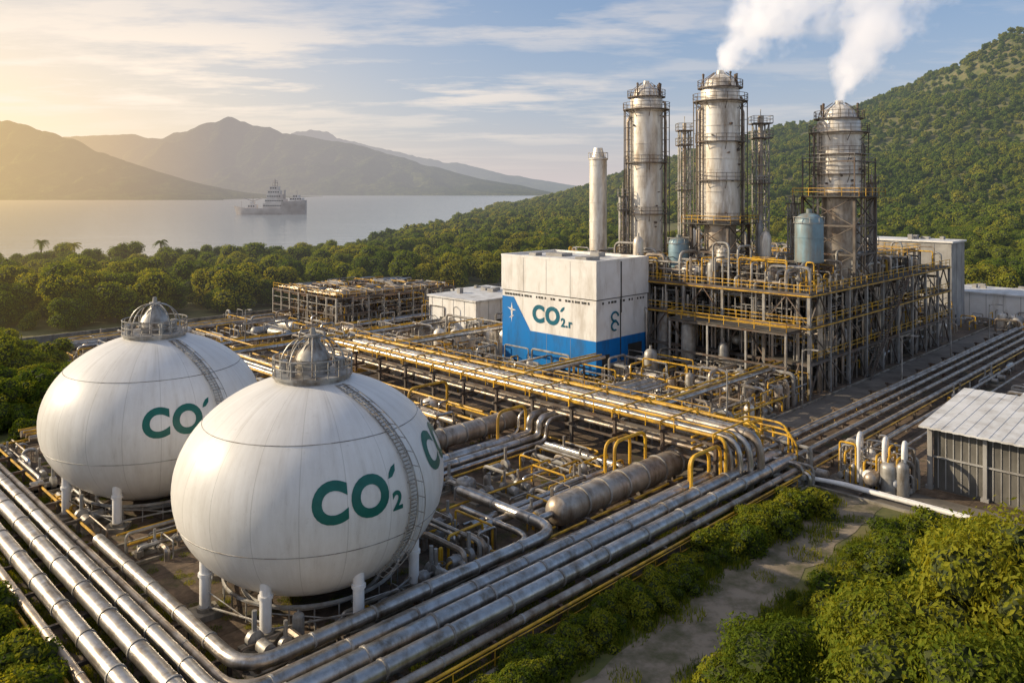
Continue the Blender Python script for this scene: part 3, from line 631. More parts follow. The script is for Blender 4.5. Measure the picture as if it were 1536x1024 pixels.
# ---------------------------------------------------------------- towers
def tower(x,y,z0,zt,r,lower=None,frame=None,name='distillation_tower',side=True):
    g=G(name); b=g.p('column','tower'); c=(x,y,0); zb=lower if lower else z0
    H=zt-zb; prof=[(r,zb)]; k=int(H/1.9); hd=zt-4.6
    for i in range(1,k):
        z=zb+(hd-zb)*i/k; e=1.03 if i%3==0 else 1.012; prof+=[(r,z-.06),(r*e,z-.06),(r*e,z+.06),(r,z+.06)]
    prof+=[(r,hd),(r*1.1,hd+.15),(r*1.1,hd+.5),(r*.98,hd+.7),(r*.98,zt-2.6),(r*.8,zt-1.9),(r*.78,zt-1.5),(r*.66,zt-.9),(r*.35,zt-.3),(r*.18,zt-.15),(r*.18,zt+.4),(.02,zt+.4)]
    b.lathe(c,prof,40)
    gl=g.p('platforms','frame'); rl=g.p('platform_rails','frame')
    lev=[zb+.5]+[zb+(hd-zb)*t for t in (.36,.68)]+[hd+.3,zt-2.3]
    for n_,z in enumerate(lev):
        R1=(r+(1.1 if n_ in (0,3) else .75)) if n_ not in (4,) else r+.4
        gl.lathe(c,[(r*.95,z),(R1,z),(R1,z+.12),(r*.95,z+.12)],32)
        for h in (.6,1.15): rl.ring((x,y,z+h),R1,.05,28,4)
        for i in range(16):
            a=2*math.pi*i/16; p=Vector((x+R1*math.cos(a),y+R1*math.sin(a),z)); rl.tube([p,p+Z(1.15)],.045,4)
            if i%2==0 and n_!=4: gl.tube([p,Vector((x+r*math.cos(a),y+r*math.sin(a),z-1.1))],.05,4)
    for i in range(10):
        a=2*math.pi*i/10; rl.tube([(x+(r*1.0)*math.cos(a),y+r*math.sin(a),zt-2.2),(x+r*.9*math.cos(a),y+r*.9*math.sin(a),zt-1.1),(x+r*.3*math.cos(a),y+r*.3*math.sin(a),zt+.1)],.05,4)
    for i in range(6):
        a=U(0,6.28); gl.lathe((x+r*.85*math.cos(a),y+r*.85*math.sin(a),zt-2.3),[(.12,0),(.12,U(1.2,2.2)),(.2,2.2),(.01,2.3)],6)
    if side:
        for a,rr in [(-.25,.14),(.1,.2),(2.9,.12),(-2.9,.18)]:
            d=r+.5; X,Y=x+d*math.cos(a),y+d*math.sin(a)
            g.p('side_pipes','pipe2').tube(fil([(X,Y,z0-2),(X,Y,zt-U(2.5,6)),(x,y,zt-U(2.5,5))],.6),rr,7)
        for a in (-.45,3.5):
            X,Y=x+(r+.35)*math.cos(a),y+(r+.35)*math.sin(a)
            for d in (-.25,.25): rl.tube([(X-d*math.sin(a),Y+d*math.cos(a),zb),(X-d*math.sin(a),Y+d*math.cos(a),hd)],.045,4)
            z=zb
            while z<hd: rl.tube([(X-.25*math.sin(a),Y+.25*math.cos(a),z),(X+.25*math.sin(a),Y-.25*math.cos(a),z)],.04,4); z+=.6
        for a in (-.25,.35,math.pi-.35,math.pi+.25):
            X,Y=x+(r+1.0)*math.cos(a),y+(r+1.0)*math.sin(a); gl.tube([(X,Y,zb),(X,Y,hd+.3)],.08,4)
            z=zb+2
            while z<hd: gl.tube([(X,Y,z),(x+r*math.cos(a),y+r*math.sin(a),z)],.05,4); z+=1.9
        for i in range(9):
            a=U(-2.6,-.4); z=U(zb+1,hd-1); gl.tube([(x+r*.95*math.cos(a),y+r*.95*math.sin(a),z),(x+(r+.35)*math.cos(a),y+(r+.35)*math.sin(a),z)],U(.08,.2),8)
    if frame:
        w,za,zc=frame; f=g.p('support_frame','frame',False); q=[Vector((x,y,0))+P(a*w,b*w) for a,b in ((-1,-1),(1,-1),(1,1),(-1,1))]
        m=max(2,int(round((zc-za)/3.6)))
        for i in range(4):
            A,B=q[i],q[(i+1)%4]; f.beam(A+Z(za),A+Z(zc),.36)
            for j in range(m+1):
                z=za+(zc-za)*j/m; f.beam(A+Z(z),B+Z(z),.26)
                if j<m:
                    z2=za+(zc-za)*(j+1)/m; f.beam(A+Z(z),B+Z(z2),.14); f.beam(B+Z(z),A+Z(z2),.14)
        for z in (zc,):
            g.p('frame_deck','deck',False).box(Vector((x,y,z+.1)),P(w+1,0),P(0,w+1),Z(.06))
            k=w+1; rail(g.p('frame_rails','yellow'),[Vector((x,y,z+.15))+P(a*k,b*k) for a,b in ((-1,-1),(1,-1),(1,1),(-1,1))],True,r=.05)
        if zb>za: g.p('lower_column','pipe2').lathe(c,[(r*.8,za),(r*.8,zb),],24)
    g.done(Vector((x,y,0)))
tower(21.5,128,13,43.0,2.6)
tower(30.7,118,13,43.2,2.85,21,(3.0,13,21))
tower(47,115,13,38.4,2.95,25,(3.7,13,25))
g=G('tower_gallery'); f=g.p('frame','frame',False); c=Vector((47,115,0)); w=3.7
for a,b in ((-1,-1),(1,-1),(1,1),(-1,1)): f.beam(c+P(a*w,b*w)+Z(25),c+P(a*w,b*w)+Z(30.5),.16)
for z in (30,):
    q=[c+P(a*w,b*w)+Z(z) for a,b in ((-1,-1),(1,-1),(1,1),(-1,1))]
    for i in range(4): f.beam(q[i],q[(i+1)%4],.16)
    rail(g.p('rails','galv'),q,True,r=.04)
g.done()
g=G('chimney_stack'); b=g.p('stack','tower'); r=1.42; x,y=14,130
pr=[(r*1.1,0),(r,1)]
for i in range(1,11): z=3*i; pr+=[(r,z-.06),(r*1.04,z-.06),(r*1.04,z+.06),(r,z+.06)]
pr+=[(r,30.8),(r*1.12,30.9),(r*1.12,31.1),(r*.8,31.3),(r*.6,32.2),(r*.5,32.8),(r*.35,32.8),(r*.3,30)]
b.lathe((x,y,0),pr,28); g.p('ring','galv').ring((x,y,32),r*1.1,.05,20,4)
for i in range(8): a=i*.785; g.p('ring','galv').tube([(x+r*1.1*math.cos(a),y+r*1.1*math.sin(a),31),(x+r*1.1*math.cos(a),y+r*1.1*math.sin(a),32)],.05,4)
g.done()
def lattice(x,y,z0,zt,w):
    g=G('lattice_tower'); f=g.p('frame','galv',False); q=[Vector((x,y,0))+Vector((a*w,b*w,0)) for a,b in ((-1,-1),(1,-1),(1,1),(-1,1))]
    m=int((zt-z0)/2)
    for i in range(4):
        A,B=q[i],q[(i+1)%4]; f.beam(A+Z(z0),A+Z(zt),.18)
        for j in range(m):
            z=z0+(zt-z0)*j/m; z2=z0+(zt-z0)*(j+1)/m; f.beam(A+Z(z),B+Z(z),.11); f.beam((A if j%2 else B)+Z(z),(B if j%2 else A)+Z(z2),.09)
    g.p('riser','pipe2').tube([(x,y,z0),(x,y,zt+1.2)],w*.4,10)
    for z in (zt,zt-2.2,zt-9): 
        g.p('platform','frame',False).box(Vector((x,y,z)),Vector((w*1.5,0,0)),Vector((0,w*1.5,0)),Z(.08)); k=w*1.5
        rail(g.p('rails','galv'),[Vector((x+a*k,y+b*k,z)) for a,b in ((-1,-1),(1,-1),(1,1),(-1,1))],True,r=.05,sp=1)
    g.p('mast','galv').tube([(x,y,zt),(x,y,zt+2.2)],.06,5)
    g.done()
lattice(26.3,122,13,35,.75); lattice(37.6,121,13,36,.95); lattice(41.5,118,13,24,.6); lattice(53,118,13,27,.5); lattice(17.6,127,13,25,.5)

# ---------------------------------------------------------------- CO2 building
g=G('carbon_capture_building'); w=g.p('walls','whitep',False)
u0,u1,v0,v1=84,96-.3,68,86
w.buv(u0,u1,v0,v1,1,11.05); w.buv(u0-.12,u1+.12,v0-.12,v1+.12,11.2,16.1)
g.p('joint','dark',False).buv(u0+.1,u1-.1,v0+.1,v1-.1,11.05,11.2)
r_=g.p('roof','roof',False); r_.buv(u0+.2,u1-.2,v0+.2,v1-.2,16.1,16.14)
pa=g.p('parapet','whitep',False)
pa.buv(u0-.15,u0+.15,v0-.15,v1+.15,16.1,16.45); pa.buv(u1-.15,u1+.15,v0-.15,v1+.15,16.1,16.45); pa.buv(u0+.16,u1-.16,v0-.15,v0+.15,16.1,16.45); pa.buv(u0+.16,u1-.16,v1-.15,v1+.15,16.1,16.45)
rq=g.p('roof_units','grey',False)
for q in [(87,72,1.5,1,.5),(90,80,1.2,1.6,.45),(93,75,.8,.8,.6),(88,83,.7,.7,.4)]: rq.buv(q[0]-q[2],q[0]+q[2],q[1]-q[3],q[1]+q[3],16.15,16.15+q[4])
def facepoly(mb,pts,off=.03):
    n=len(mb.v); mb.v+=[P(u0-off,v,z) for v,z in pts]; mb.f.append(tuple(range(n,n+len(pts))))
bl=g.p('blue_panels','blue',False); facepoly(bl,[(86,10.2),(83.6,10.2),(80.2,5.6),(68,5.6),(68,1.02),(86,1.02)])
n=len(bl.v); bl.v+=[P(u,v0-.03,z) for u,z in ((84,5.6),(95.7,5.6),(95.7,1.02),(84,1.02))]; bl.f.append((n,n+1,n+2,n+3))
tx=g.p('co2_lettering','teal',False); lettering(tx,lambda a,b: P(u0-.05,79.8-a,7.1+b),3.3,'2.r')
sm=g.p('window_band','dark',False)
for i in range(30):
    v=68.6+i*.57
    if R()<.75: sm.buv(u0-.06,u0,v,v+U(.2,.45),10.45,10.75)
for i in range(16): 
    u=84.6+i*.66
    if R()<.8: sm.buv(u,u+U(.25,.5),v0-.06,v0,10.45,10.75)
sm.buv(89.2,89.4,v0-.2,v0-.13,9,16.1); sm.buv(89.2,89.4,v0-.06,v0-.01,2,10.8)
for q in [(85.2,86.8,1.1,3.6),(91,94.2,1.1,4.4)]: sm.buv(q[0],q[1],v0-.1,v0-.04,q[2],q[3])
lo=g.p('panel_joints','grey',False)
for v in (72.5,77,81.5): lo.buv(u0-.142,u0-.12,v,v+.04,11.2,16.1)
for v in (72.5,77): lo.buv(u0-.045,u0-.031,v,v+.04,1.05,5.5)
em=g.p('emblem','whitep',False)
for pts in ([(84.0,9.4),(83.8,8.3),(84.0,6.4),(84.2,8.3)],[(84.9,8.6),(84.0,8.1),(83.1,8.3),(84.0,8.45)],[(84.6,7.0),(84.0,7.2),(83.5,7.5),(84.0,7.45)]):
    n=len(em.v); em.v+=[P(u0-.06,v,z) for v,z in pts]; em.f.append((n,n+1,n+2,n+3))
se=g.p('side_emblem','teal',False)
for zc in (7.3,8.6):
    pts=[P(88+.75*math.cos(2*math.pi*i/20),v0-.07,zc+.6*math.sin(2*math.pi*i/20)) for i in range(17)]; se.tube(pts,.14,5,False)
ft=g.p('undercroft_shade','dark',False); ft.buv(u0+.6,u1-.6,v0+.6,v1-.6,0,1)  # dark block in the open gap between the feet, stands in for shade
for v in np.arange(68.4,86,2.2): g.p('feet','frame',False).buv(84.1,84.5,v,v+.35,0,1)
for u in np.arange(84.9,95,2.1): g.p('feet','frame',False).buv(u,u+.35,68.05,68.4,0,1)
rail(g.p('rails','yellow'),[P(82.6,88,0),P(82.6,67,0),P(96,67,0)],r=.05)
pipe(g.p('downpipes','pipe'),[(95,67.6,0),(95,67.6,9),(95,69,9)],.2)
g.done()

# ---------------------------------------------------------------- other buildings
g=G('open_steel_frame'); f=g.p('frame','galv',False); fd=g.p('dark_frame','frame',False); us=np.linspace(80,108,9); vs=np.linspace(125,148,8)
for i,u in enumerate(us):
    for j,v in enumerate(vs):
        (f if i==0 or j==0 else fd).beam(P(u,v,0),P(u,v,6.3),.28)
for z in (3.2,6.2):
    for v in vs: fd.beam(P(80,v,z),P(108,v,z),.26)
    for u in us: fd.beam(P(u,125,z),P(u,148,z),.26)
for z in (1.6,4.8):
    f.beam(P(80,125,z),P(108,125,z),.14); f.beam(P(80,125,z),P(80,148,z),.14)
pn=g.p('roof_panels','brown',False)
for i in range(8):
    for j in range(7):
        if R()<.6: pn.buv(us[i]+.2,us[i+1]-.2,vs[j]+.2,vs[j+1]-.2,5.7,5.8)
clutter(g,80.3,107,125.3,147,0,5.5,260,14,4,2); clutter(g,80.3,107,125.3,147,6.3,.8,110,0,0,0)
for k in range(7): pipe(g.p('roof_pipes','pipe2'),[(80.6+k*.8,147,6.7),(80.6+k*.8,126+k*.8,6.7),(107,126+k*.8,6.7)],.12,1)
rail(g.p('rails','yellow'),[P(80,148,6.3),P(80,125,6.3),P(108,125,6.3)],r=.045)
g.done()
def house(name,u0,u1,v0,v1,h,wall='whitep',roof='roof',win=True):
    g=G(name); g.p('walls',wall,False).buv(u0,u1,v0,v1,0,h); g.p('roof',roof,False).buv(u0-.3,u1+.3,v0-.3,v1+.3,h,h+.3)
    wd=g.p('windows','dark',False); tr=g.p('trim','grey',False)
    if win:
        z=1.6; v=v0+1
        while v<v1-1.5:
            if R()<.6: wd.buv(u0-.05,u0+.02,v,v+1.6,z,z+1.1); tr.buv(u0-.09,u0-.02,v-.1,v+1.7,z-.15,z-.02)
            v+=3.6
        u=u0+1
        while u<u1-1.5:
            if R()<.6: wd.buv(u,u+1.6,v0-.05,v0+.02,z,z+1.1); tr.buv(u-.1,u+1.7,v0-.09,v0-.02,z-.15,z-.02)
            u+=3.6
    for t in np.arange(u0+3,u1,3.): tr.buv(t,t+.08,v0-.04,v0-.005,0,h-.02)
    for t in np.arange(v0+3,v1,3.): tr.buv(u0-.04,u0-.005,t,t+.08,0,h-.02)
    wd.buv(u0+1.5,u0+2.7,v0-.07,v0-.045,0,2.3)
    for _ in range(int((u1-u0)*(v1-v0)/40)+1):
        a,b=U(u0+1,u1-2),U(v0+1,v1-2); g.p('roof_units','grey',False).buv(a,a+U(.6,1.6),b,b+U(.6,1.6),h+.31,h+.31+U(.4,1))
    g.done()
house('office_building',95,110,104,117,6.2); house('control_building',165,173,48,64,16,'grey','whitep',False); house('low_warehouse',180,192,22,62,5.2,win=False)
house('low_warehouse',158,172,66,84,6,'whitep'); house('low_warehouse',196,203,30,70,4,'grey'); house('pump_house',112,122,122,130,4.5)
house('low_warehouse',150,162,4,22,4.2,'whitep')
g=G('far_yard_equipment'); clutter(g,153,164,46,86,0,6,80,8,6,4); clutter(g,165,200,30,47,0,3,60,6,6,4); clutter(g,125,155,88,120,0,6,60,8,6,0); clutter(g,75,150,30,31,0,1.2,20,0,0,6); 
clutter(g,90,150,6,26,0,2.2,90,6,8,10); g.done()
g=G('perimeter_wall'); g.p('wall','conc',False).buv(8,205,150.2,150.5,0,1.6); g.p('wall','conc',False).buv(204.4,204.7,2,150,0,1.8); g.done()
def lamp(u,v,h=8):
    g=G('street_lamp'); p=P(u,v); a=g.p('pole','galv'); a.tube([p,p+Z(h*.6),p+Z(h)],[.12,.09,.06],8); a.tube(fil([p+Z(h-.3),p+Z(h)+P(0,-.3),p+P(0,-1.4,h+.15)],.3),.045,6); a.tube([p,p+Z(.4)],.2,8)
    g.p('lamp_head','grey',False).box(p+P(0,-1.6,h+.12),P(.18,0),P(0,.4),Z(.07)); g.done(Vector((p.x,p.y,0)))
for u,v in ((76,43.8),(92,43.0),(110,37.9),(130,37.9),(150,37.9),(38.8,76),(60,120)): lamp(u,v,7)

def shed(u0,u1,v0,v1,h):
    g=G('storage_shed'); rf=g.p('roof_sheets','roof',False)
    n=int((v1-v0+1.6)/.45)
    for i in range(n):
        v=v0-.8+i*.45; zz=h+(0.03 if i%2 else 0); n0=len(rf.v)
        rf.v+=[P(u0-1,v,zz),P(u1+1,v,zz+1.0),P(u1+1,v+.45,zz+1.0),P(u0-1,v+.45,zz),P(u0-1,v,zz-.15),P(u1+1,v,zz+.85),P(u1+1,v+.45,zz+.85),P(u0-1,v+.45,zz-.15)]
        rf.f+=[(n0,n0+1,n0+2,n0+3),(n0+7,n0+6,n0+5,n0+4),(n0,n0+3,n0+7,n0+4),(n0+1,n0+5,n0+6,n0+2),(n0,n0+4,n0+5,n0+1),(n0+3,n0+2,n0+6,n0+7)]
    w=g.p('wall_panels','louvre',False); ps=g.p('posts','grey',False); w.buv(u0+.3,u1-.3,v0+.3,v1-.3,0,h-.3)
    for v in np.linspace(v0,v1,6): ps.buv(u0-.02,u0+.28,v-.15,v+.15,0,h-.1); ps.buv(u0-.1,u0+.35,v-.3,v+.3,0,.3)
    for u in np.linspace(u0,u1,5): ps.buv(u-.15,u+.15,v1-.28,v1+.02,0,h-.1)
    for v in np.arange(v0+.5,v1,.6): ps.buv(u0+.24,u0+.3,v,v+.08,.2,h-.4)
    for u in np.arange(u0+.5,u1,.6): ps.buv(u,u+.08,v1-.3,v1-.24,.2,h-.4)
    for z in (h*.5,h-.35): ps.buv(u0+.1,u0+.23,v0,v1,z,z+.15)
    g.done()
shed(75,86,2,23.6,5.6); shed(91,104,0,20,5.0)
g=G('heat_exchanger_skid'); clutter(g,71.5,74.5,24.3,30,0,3.6,54,3,1,4)
for v in (26,28): vessel(g,73.6,v,0,.4,2.8,'whitep')
for v in (25,26.6,28.8): pipe(g.p('white_pipes','whitep'),[(73.4,v,.3),(73.4,v,4.2),(71.8,v-.4,4.2),(71.8,v-.4,.2)],.2,.8,0,10)
hvessel(g,71.6,26.4,1.0,.5,2.6,False,'whitep'); hvessel(g,72.6,26.4,2.2,.35,3,False,'pipe2')
g.done()

# ---------------------------------------------------------------- ship
def ship():
    g=G('cargo_ship'); h=g.p('hull','shipg'); cx,cy=-275.,908.
    hh=[(-41,.2,10),(-37,3.2,9.2),(-30,5.8,8.2),(-20,7,7.2),(0,7.2,7),(14,7.2,7),(15,7.2,15),(30,7.0,15.5),(38,5.8,16),(41,4.4,16.5)]
    n=len(h.v)
    for x,w,z in hh:
        for q,zz in ((-w,z),(-w*.9,2),(-w*.6,-3),(w*.6,-3),(w*.9,2),(w,z)): h.v.append(Vector((cx+x+(0 if zz>2 else (3 if x<-30 else 0)),cy+q,zz-2)))
    for i in range(len(hh)-1):
        for j in range(5): a=n+i*6+j; h.f.append((a,a+6,a+7,a+1))
        h.f.append((n+i*6,n+i*6+5,n+i*6+11,n+i*6+6))
    h.f.append(tuple(n+(len(hh)-1)*6+j for j in range(6)))
    w=g.p('superstructure','shipw',False); d=g.p('windows','dark',False)
    def b(x0,x1,hw,z0,z1):
        w.box(Vector((cx+(x0+x1)/2,cy,(z0+z1)/2)),Vector(((x1-x0)/2,0,0)),Vector((0,hw,0)),Z((z1-z0)/2))
        if x1-x0>6:
            for i in range(int((x1-x0)/2.6)): d.box(Vector((cx+x0+1.5+i*2.6,cy-hw-.05,(z0+z1)/2+.3)),Vector((.7,0,0)),Vector((0,.1,0)),Z(.6))
    b(-6,22,6,5,11); b(-4,19,5.6,11,16); b(-2,16,5,16,21); b(-1,13,4.5,21,25.5); b(1,11,3.8,25.5,30); b(-24,-14,3,5,9.5); b(-22,-17,2,9.5,12.5); b(24,38,5,14,17); b(27,34,3.5,17,20)
    m=g.p('masts','shipg')
    for x,z0,z1,r in [(6,29,38,.6),(3,29,34,.3),(9,29,35,.3),(-19,12,19,.35),(31,20,26,.3),(17,16,26,1.1),(-32,7,13,.25)]: m.tube([(cx+x,cy,z0),(cx+x,cy,z1)],r,8)
    for z in (31,34,36): m.tube([(cx+3,cy,z),(cx+9,cy,z)],.3,5)
    for x0,x1 in ((-19,-8),(-19,-30),(31,22)): m.tube([(cx+x0,cy,13),(cx+x1,cy,17)],.35,5)
    for x0 in range(-36,40,3):
        m.tube([(cx+x0,cy-6.2,7 if x0<14 else 14),(cx+x0,cy-6.2,8.2 if x0<14 else 15.4)],.12,4)
    g.done()
ship()

# ---------------------------------------------------------------- vegetation
def leaves(lobes,n,size,asp=.5,up=.15,seed=0,spray=1):
    rs=np.random.RandomState(seed); areas=np.array([l[3]*l[4] for l in lobes]); pr=areas/areas.sum()
    idx=rs.choice(len(lobes),n,p=pr); L=np.array(lobes)[idx]
    d=rs.normal(size=(n,3)); d[:,2]+=.25; d/=np.linalg.norm(d,axis=1)[:,None]
    rad=1.06-.28*rs.rand(n)**1.6
    p=L[:,:3]+d*L[:,3:6]*rad[:,None]
    out=[]
    for k in range(spray):
        nr=d+rs.normal(size=(n,3))*.45; nr[:,2]+=up; nr/=np.linalg.norm(nr,axis=1)[:,None]
        t=rs.normal(size=(n,3)); t[:,2]-=.25; t-=nr*(t*nr).sum(1)[:,None]; t/=np.linalg.norm(t,axis=1)[:,None]
        b=np.cross(nr,t); s=size*(.6+.8*rs.rand(n))[:,None]
        q=p+(rs.normal(size=(n,3))*size*.9 if spray>1 else 0)
        out.append(np.stack([q-t*s*.5,q+b*s*asp*.5+nr*s*.06,q+t*s*.5,q-b*s*asp*.5+nr*s*.06],1))
    return np.concatenate(out).reshape(-1,3)
def treemesh(name,H,Rr,nl,leafn,size,seed,leaf='leaf',trunk=True,flat=.75,spray=1,base=.35,core=True,asp=.55):
    rs=random.Random(seed); lobes=[]
    for i in range(nl):
        a=rs.uniform(0,6.283); q=rs.random()**.6; hz=rs.random()
        zz=H*(base+ (1-base)*.85*hz); rr=Rr*.72*q*math.sqrt(max(.1,1-(hz*.85)**2)) 
        s=Rr*rs.uniform(.24,.46); lobes.append((rr*math.cos(a),rr*math.sin(a),min(zz,H-s*flat),s,s,s*flat))
    lobes.append((0,0,H*(base+.35*(1-base)),Rr*.55,Rr*.55,H*(1-base)*.42))
    v=leaves(lobes,leafn,size,asp,seed=seed,spray=spray); nv=len(v); verts=[tuple(x) for x in v]; faces=[(i,i+1,i+2,i+3) for i in range(0,nv,4)]; mi=[0]*len(faces)
    mb=MB()
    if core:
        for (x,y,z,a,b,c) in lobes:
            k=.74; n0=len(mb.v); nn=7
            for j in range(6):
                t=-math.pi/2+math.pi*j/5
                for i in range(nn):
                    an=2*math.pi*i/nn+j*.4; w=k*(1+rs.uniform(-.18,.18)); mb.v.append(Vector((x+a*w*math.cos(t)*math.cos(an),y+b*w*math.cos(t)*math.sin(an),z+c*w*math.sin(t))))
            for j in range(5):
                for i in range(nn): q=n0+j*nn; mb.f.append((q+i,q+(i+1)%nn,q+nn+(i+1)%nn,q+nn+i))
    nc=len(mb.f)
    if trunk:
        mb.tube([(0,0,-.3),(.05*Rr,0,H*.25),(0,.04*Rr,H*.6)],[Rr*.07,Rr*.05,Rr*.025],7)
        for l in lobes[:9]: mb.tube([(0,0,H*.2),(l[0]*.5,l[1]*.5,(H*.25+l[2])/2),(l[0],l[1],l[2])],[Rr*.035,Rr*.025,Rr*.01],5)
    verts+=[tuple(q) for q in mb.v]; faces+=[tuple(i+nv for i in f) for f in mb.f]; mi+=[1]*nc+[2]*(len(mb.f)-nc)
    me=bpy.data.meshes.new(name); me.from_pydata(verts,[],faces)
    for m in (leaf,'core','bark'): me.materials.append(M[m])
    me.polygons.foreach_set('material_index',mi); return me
def instancer(name,pts,me,child):
    vs=[];fs=[]
    for (x,y,z,s,r) in pts:
        n=len(vs); c,d=math.cos(r)*s/2,math.sin(r)*s/2
        vs+=[(x-c+d,y-d-c,z),(x+c+d,y+d-c,z),(x+c-d,y+d+c,z),(x-c-d,y-d+c,z)]; fs.append((n,n+1,n+2,n+3))
    m=bpy.data.meshes.new(name); m.from_pydata(vs,[],fs); o=bpy.data.objects.new(name,m); scene.collection.objects.link(o)
    o.instance_type='FACES'; o.use_instance_faces_scale=True; o.instance_faces_scale=1.; o.show_instancer_for_render=False
    c=bpy.data.objects.new(child,me); c.parent=o; scene.collection.objects.link(c)
def inplant(x,y,m=3):
    u=(x+y)*C; v=(y-x)*C
    return (11-m<u<206+m and 31-m<v<157+m and not (u<37-m and v>94+m)) or (66-m<u<206+m and 0-m<v<40)
far=[treemesh('tree_crown_far',6.6,4.2,11,620,.75,s,trunk=False,base=.12,asp=.75,flat=.85) for s in (1,2,3)]
mid=[treemesh('tree_crown_mid',7.4,4.4,15,3600,.36,s,base=.2,asp=.65,flat=.8) for s in (11,12,13)]
fp=[[],[],[]]; mp=[[],[],[]]
y=150.
while y<1000:
    sp=6.2 if y<400 else 7.5
    x=-330.
    while x<760:
        X=x+U(-3,3); Y=y+U(-3,3); x+=sp
        if abs(X)>Y*.74+25: continue
        if inplant(X,Y): continue
        z=ter(X,Y)
        if z<-.6: continue
        nn=noise.noise(Vector((X*.02,Y*.02,11)))
        if Y<330 and nn<-.26: continue
        if Y>=330 and nn<-.42: continue
        s=U(.5,1.25)*(1+.35*nn)
        if X<-60 and Y<300: s*=.85+.35*R()
        (mp if Y<330 else fp)[random.randrange(3)].append((X,Y,z-.3,s,U(0,6.28)))
    y+=sp
for i in range(3):
    instancer('forest',fp[i],far[i],'tree_crowns'); 
for _ in range(420):
    u,v=U(-20,34),U(97,150)
    q=P(u,v)
    if not inplant(q.x,q.y,1): mp[random.randrange(3)].append((q.x,q.y,-.3,U(.3,.75),U(0,6.28)))
for i in range(3): instancer('woodland',mp[i],mid[i],'trees')
sh=[treemesh('shrub_mesh',1.7,1.5,8,1700,.18,s,'leafn',trunk=False,base=.05,asp=.5) for s in (21,22)]
sp_=[[],[]]
def shr(n,u0,u1,v0,v1,a,b):
    for _ in range(n): q=P(U(u0,u1),U(v0,v1)); sp_[random.randrange(2)].append((q.x,q.y,-.1,U(a,b),U(0,6.28)))
shr(150,14,62,29.4,30.8,.3,.75); shr(40,28,46,28.6,30.6,.5,1.1); shr(36,50,63,28.2,30.5,.5,1.3); shr(130,36,66,13,22.3,.5,1.5); shr(60,30,66,5,16,.6,1.7); shr(40,15,66,21.5,23.6,.25,.6)
shr(90,4,12.,38,70,.5,1.3); shr(50,8,12,40,58,.8,1.7); shr(60,-5,12,70,110,.7,1.6); shr(60,14,36,94,104,.6,1.5); shr(50,70,74,5,14,.3,.6); shr(60,60,67.5,5,22,.4,1.)
for i in range(2): instancer('shrubs',sp_[i],sh[i],'shrub_foliage')
def tuft(seed):
    rs=random.Random(seed); vs=[];fs=[]
    for i in range(160):
        a=rs.uniform(0,6.28); r=rs.random()**.5*1.0; x,y=r*math.cos(a),r*math.sin(a); h=rs.uniform(.15,.5); b=rs.uniform(0,6.28); w=.03; l=rs.uniform(.05,.25)
        n=len(vs); vs+=[(x-w*math.sin(b),y+w*math.cos(b),0),(x+w*math.sin(b),y-w*math.cos(b),0),(x+l*math.cos(b),y+l*math.sin(b),h)]; fs.append((n,n+1,n+2))
    me=bpy.data.meshes.new('grass_tuft'); me.from_pydata(vs,[],fs); me.materials.append(M['leafn']); return me
gp=[]
for _ in range(6500):
    u,v=U(10,67),U(4,30.8)
    if v>22.5 and v<28.8 and R()<(.97 if 23.5<v<28 else .8): continue
    q=P(u,v); gp.append((q.x,q.y,0,U(.5,1.3),U(0,6.28)))
for _ in range(1200):
    q=P(U(0,12.5),U(33,90)); gp.append((q.x,q.y,0,U(.5,1.3),U(0,6.28)))
for _ in range(1100):
    q=P(U(12.8,66),U(31.3,39)) if R()<.5 else P(U(12.8,20),U(39,92)); gp.append((q.x,q.y,0,U(.3,.8),U(0,6.28)))
for _ in range(500):
    q=P(U(20,60),U(39,92)); gp.append((q.x,q.y,0,U(.2,.5),U(0,6.28)))
instancer('grass',gp,tuft(1),'grass_tufts')
near=[treemesh('broadleaf_tree_mesh',9,4.3,30,5200,.25,s,'leafn',base=.18,spray=6,asp=.45,flat=.6) for s in (31,32)]
for k,(x,y,h,s) in enumerate([(11.6,36,6.8,.78),(15.2,33,9.6,1.0),(20.0,33.5,12.2,1.05),(17.5,28.5,10.2,.95),(24,38,10.2,1.0),(13.4,29,7.2,.8),(22.5,29,12.4,1.1)]):
    o=bpy.data.objects.new('broadleaf_tree',near[k%2]); o.location=(x,y,0); o.scale=(s,s,h/9); o.rotation_euler=(0,0,k*1.3); scene.collection.objects.link(o)
for k,(x,y,s) in enumerate([(-57,88,.75),(-62,95,.9),(-66,104,.95),(-55,92,.55),(-73,112,1.0),(-64,112,.7)]):
    o=bpy.data.objects.new('broadleaf_tree',mid[k%3]); o.location=(x,y,0); o.scale=(s,s,s); o.rotation_euler=(0,0,k*1.7); scene.collection.objects.link(o)
def palm(x,y,h):
    g=G('palm_tree'); g.p('trunk','bark').tube([(x,y,0),(x+.3,y,h*.5),(x+.1,y,h)],[.32,.24,.2],8); f=g.p('fronds','leaf')
    for i in range(26):
        a=U(0,6.28); e=U(-.3,1.2); L=U(1.8,2.8); pts=[]
        for k in range(6):
            t=k/5; pts.append(Vector((x+.1+math.cos(a)*L*t*math.cos(e*(1-t*.5)),y+math.sin(a)*L*t*math.cos(e*(1-t*.5)),h+L*(t*math.sin(e)-.75*t*t))))
        sd=Vector((-math.sin(a),math.cos(a),-.0))
        for k in range(5):
            for sg in (-1,1):
                for m in range(3):
                    p=pts[k].lerp(pts[k+1],m/3); n=len(f.v); f.v+=[p,pts[k].lerp(pts[k+1],(m+.8)/3),p+sd*sg*.75*(1-k*.12)+(pts[k+1]-pts[k])*.5-Z(.35)]; f.f.append((n,n+1,n+2))
    g.done()
for x,y,h in [(-145,246,10.),(-137,250,9),(-109,248,10),(-124,250,8)]: palm(x,y,h)

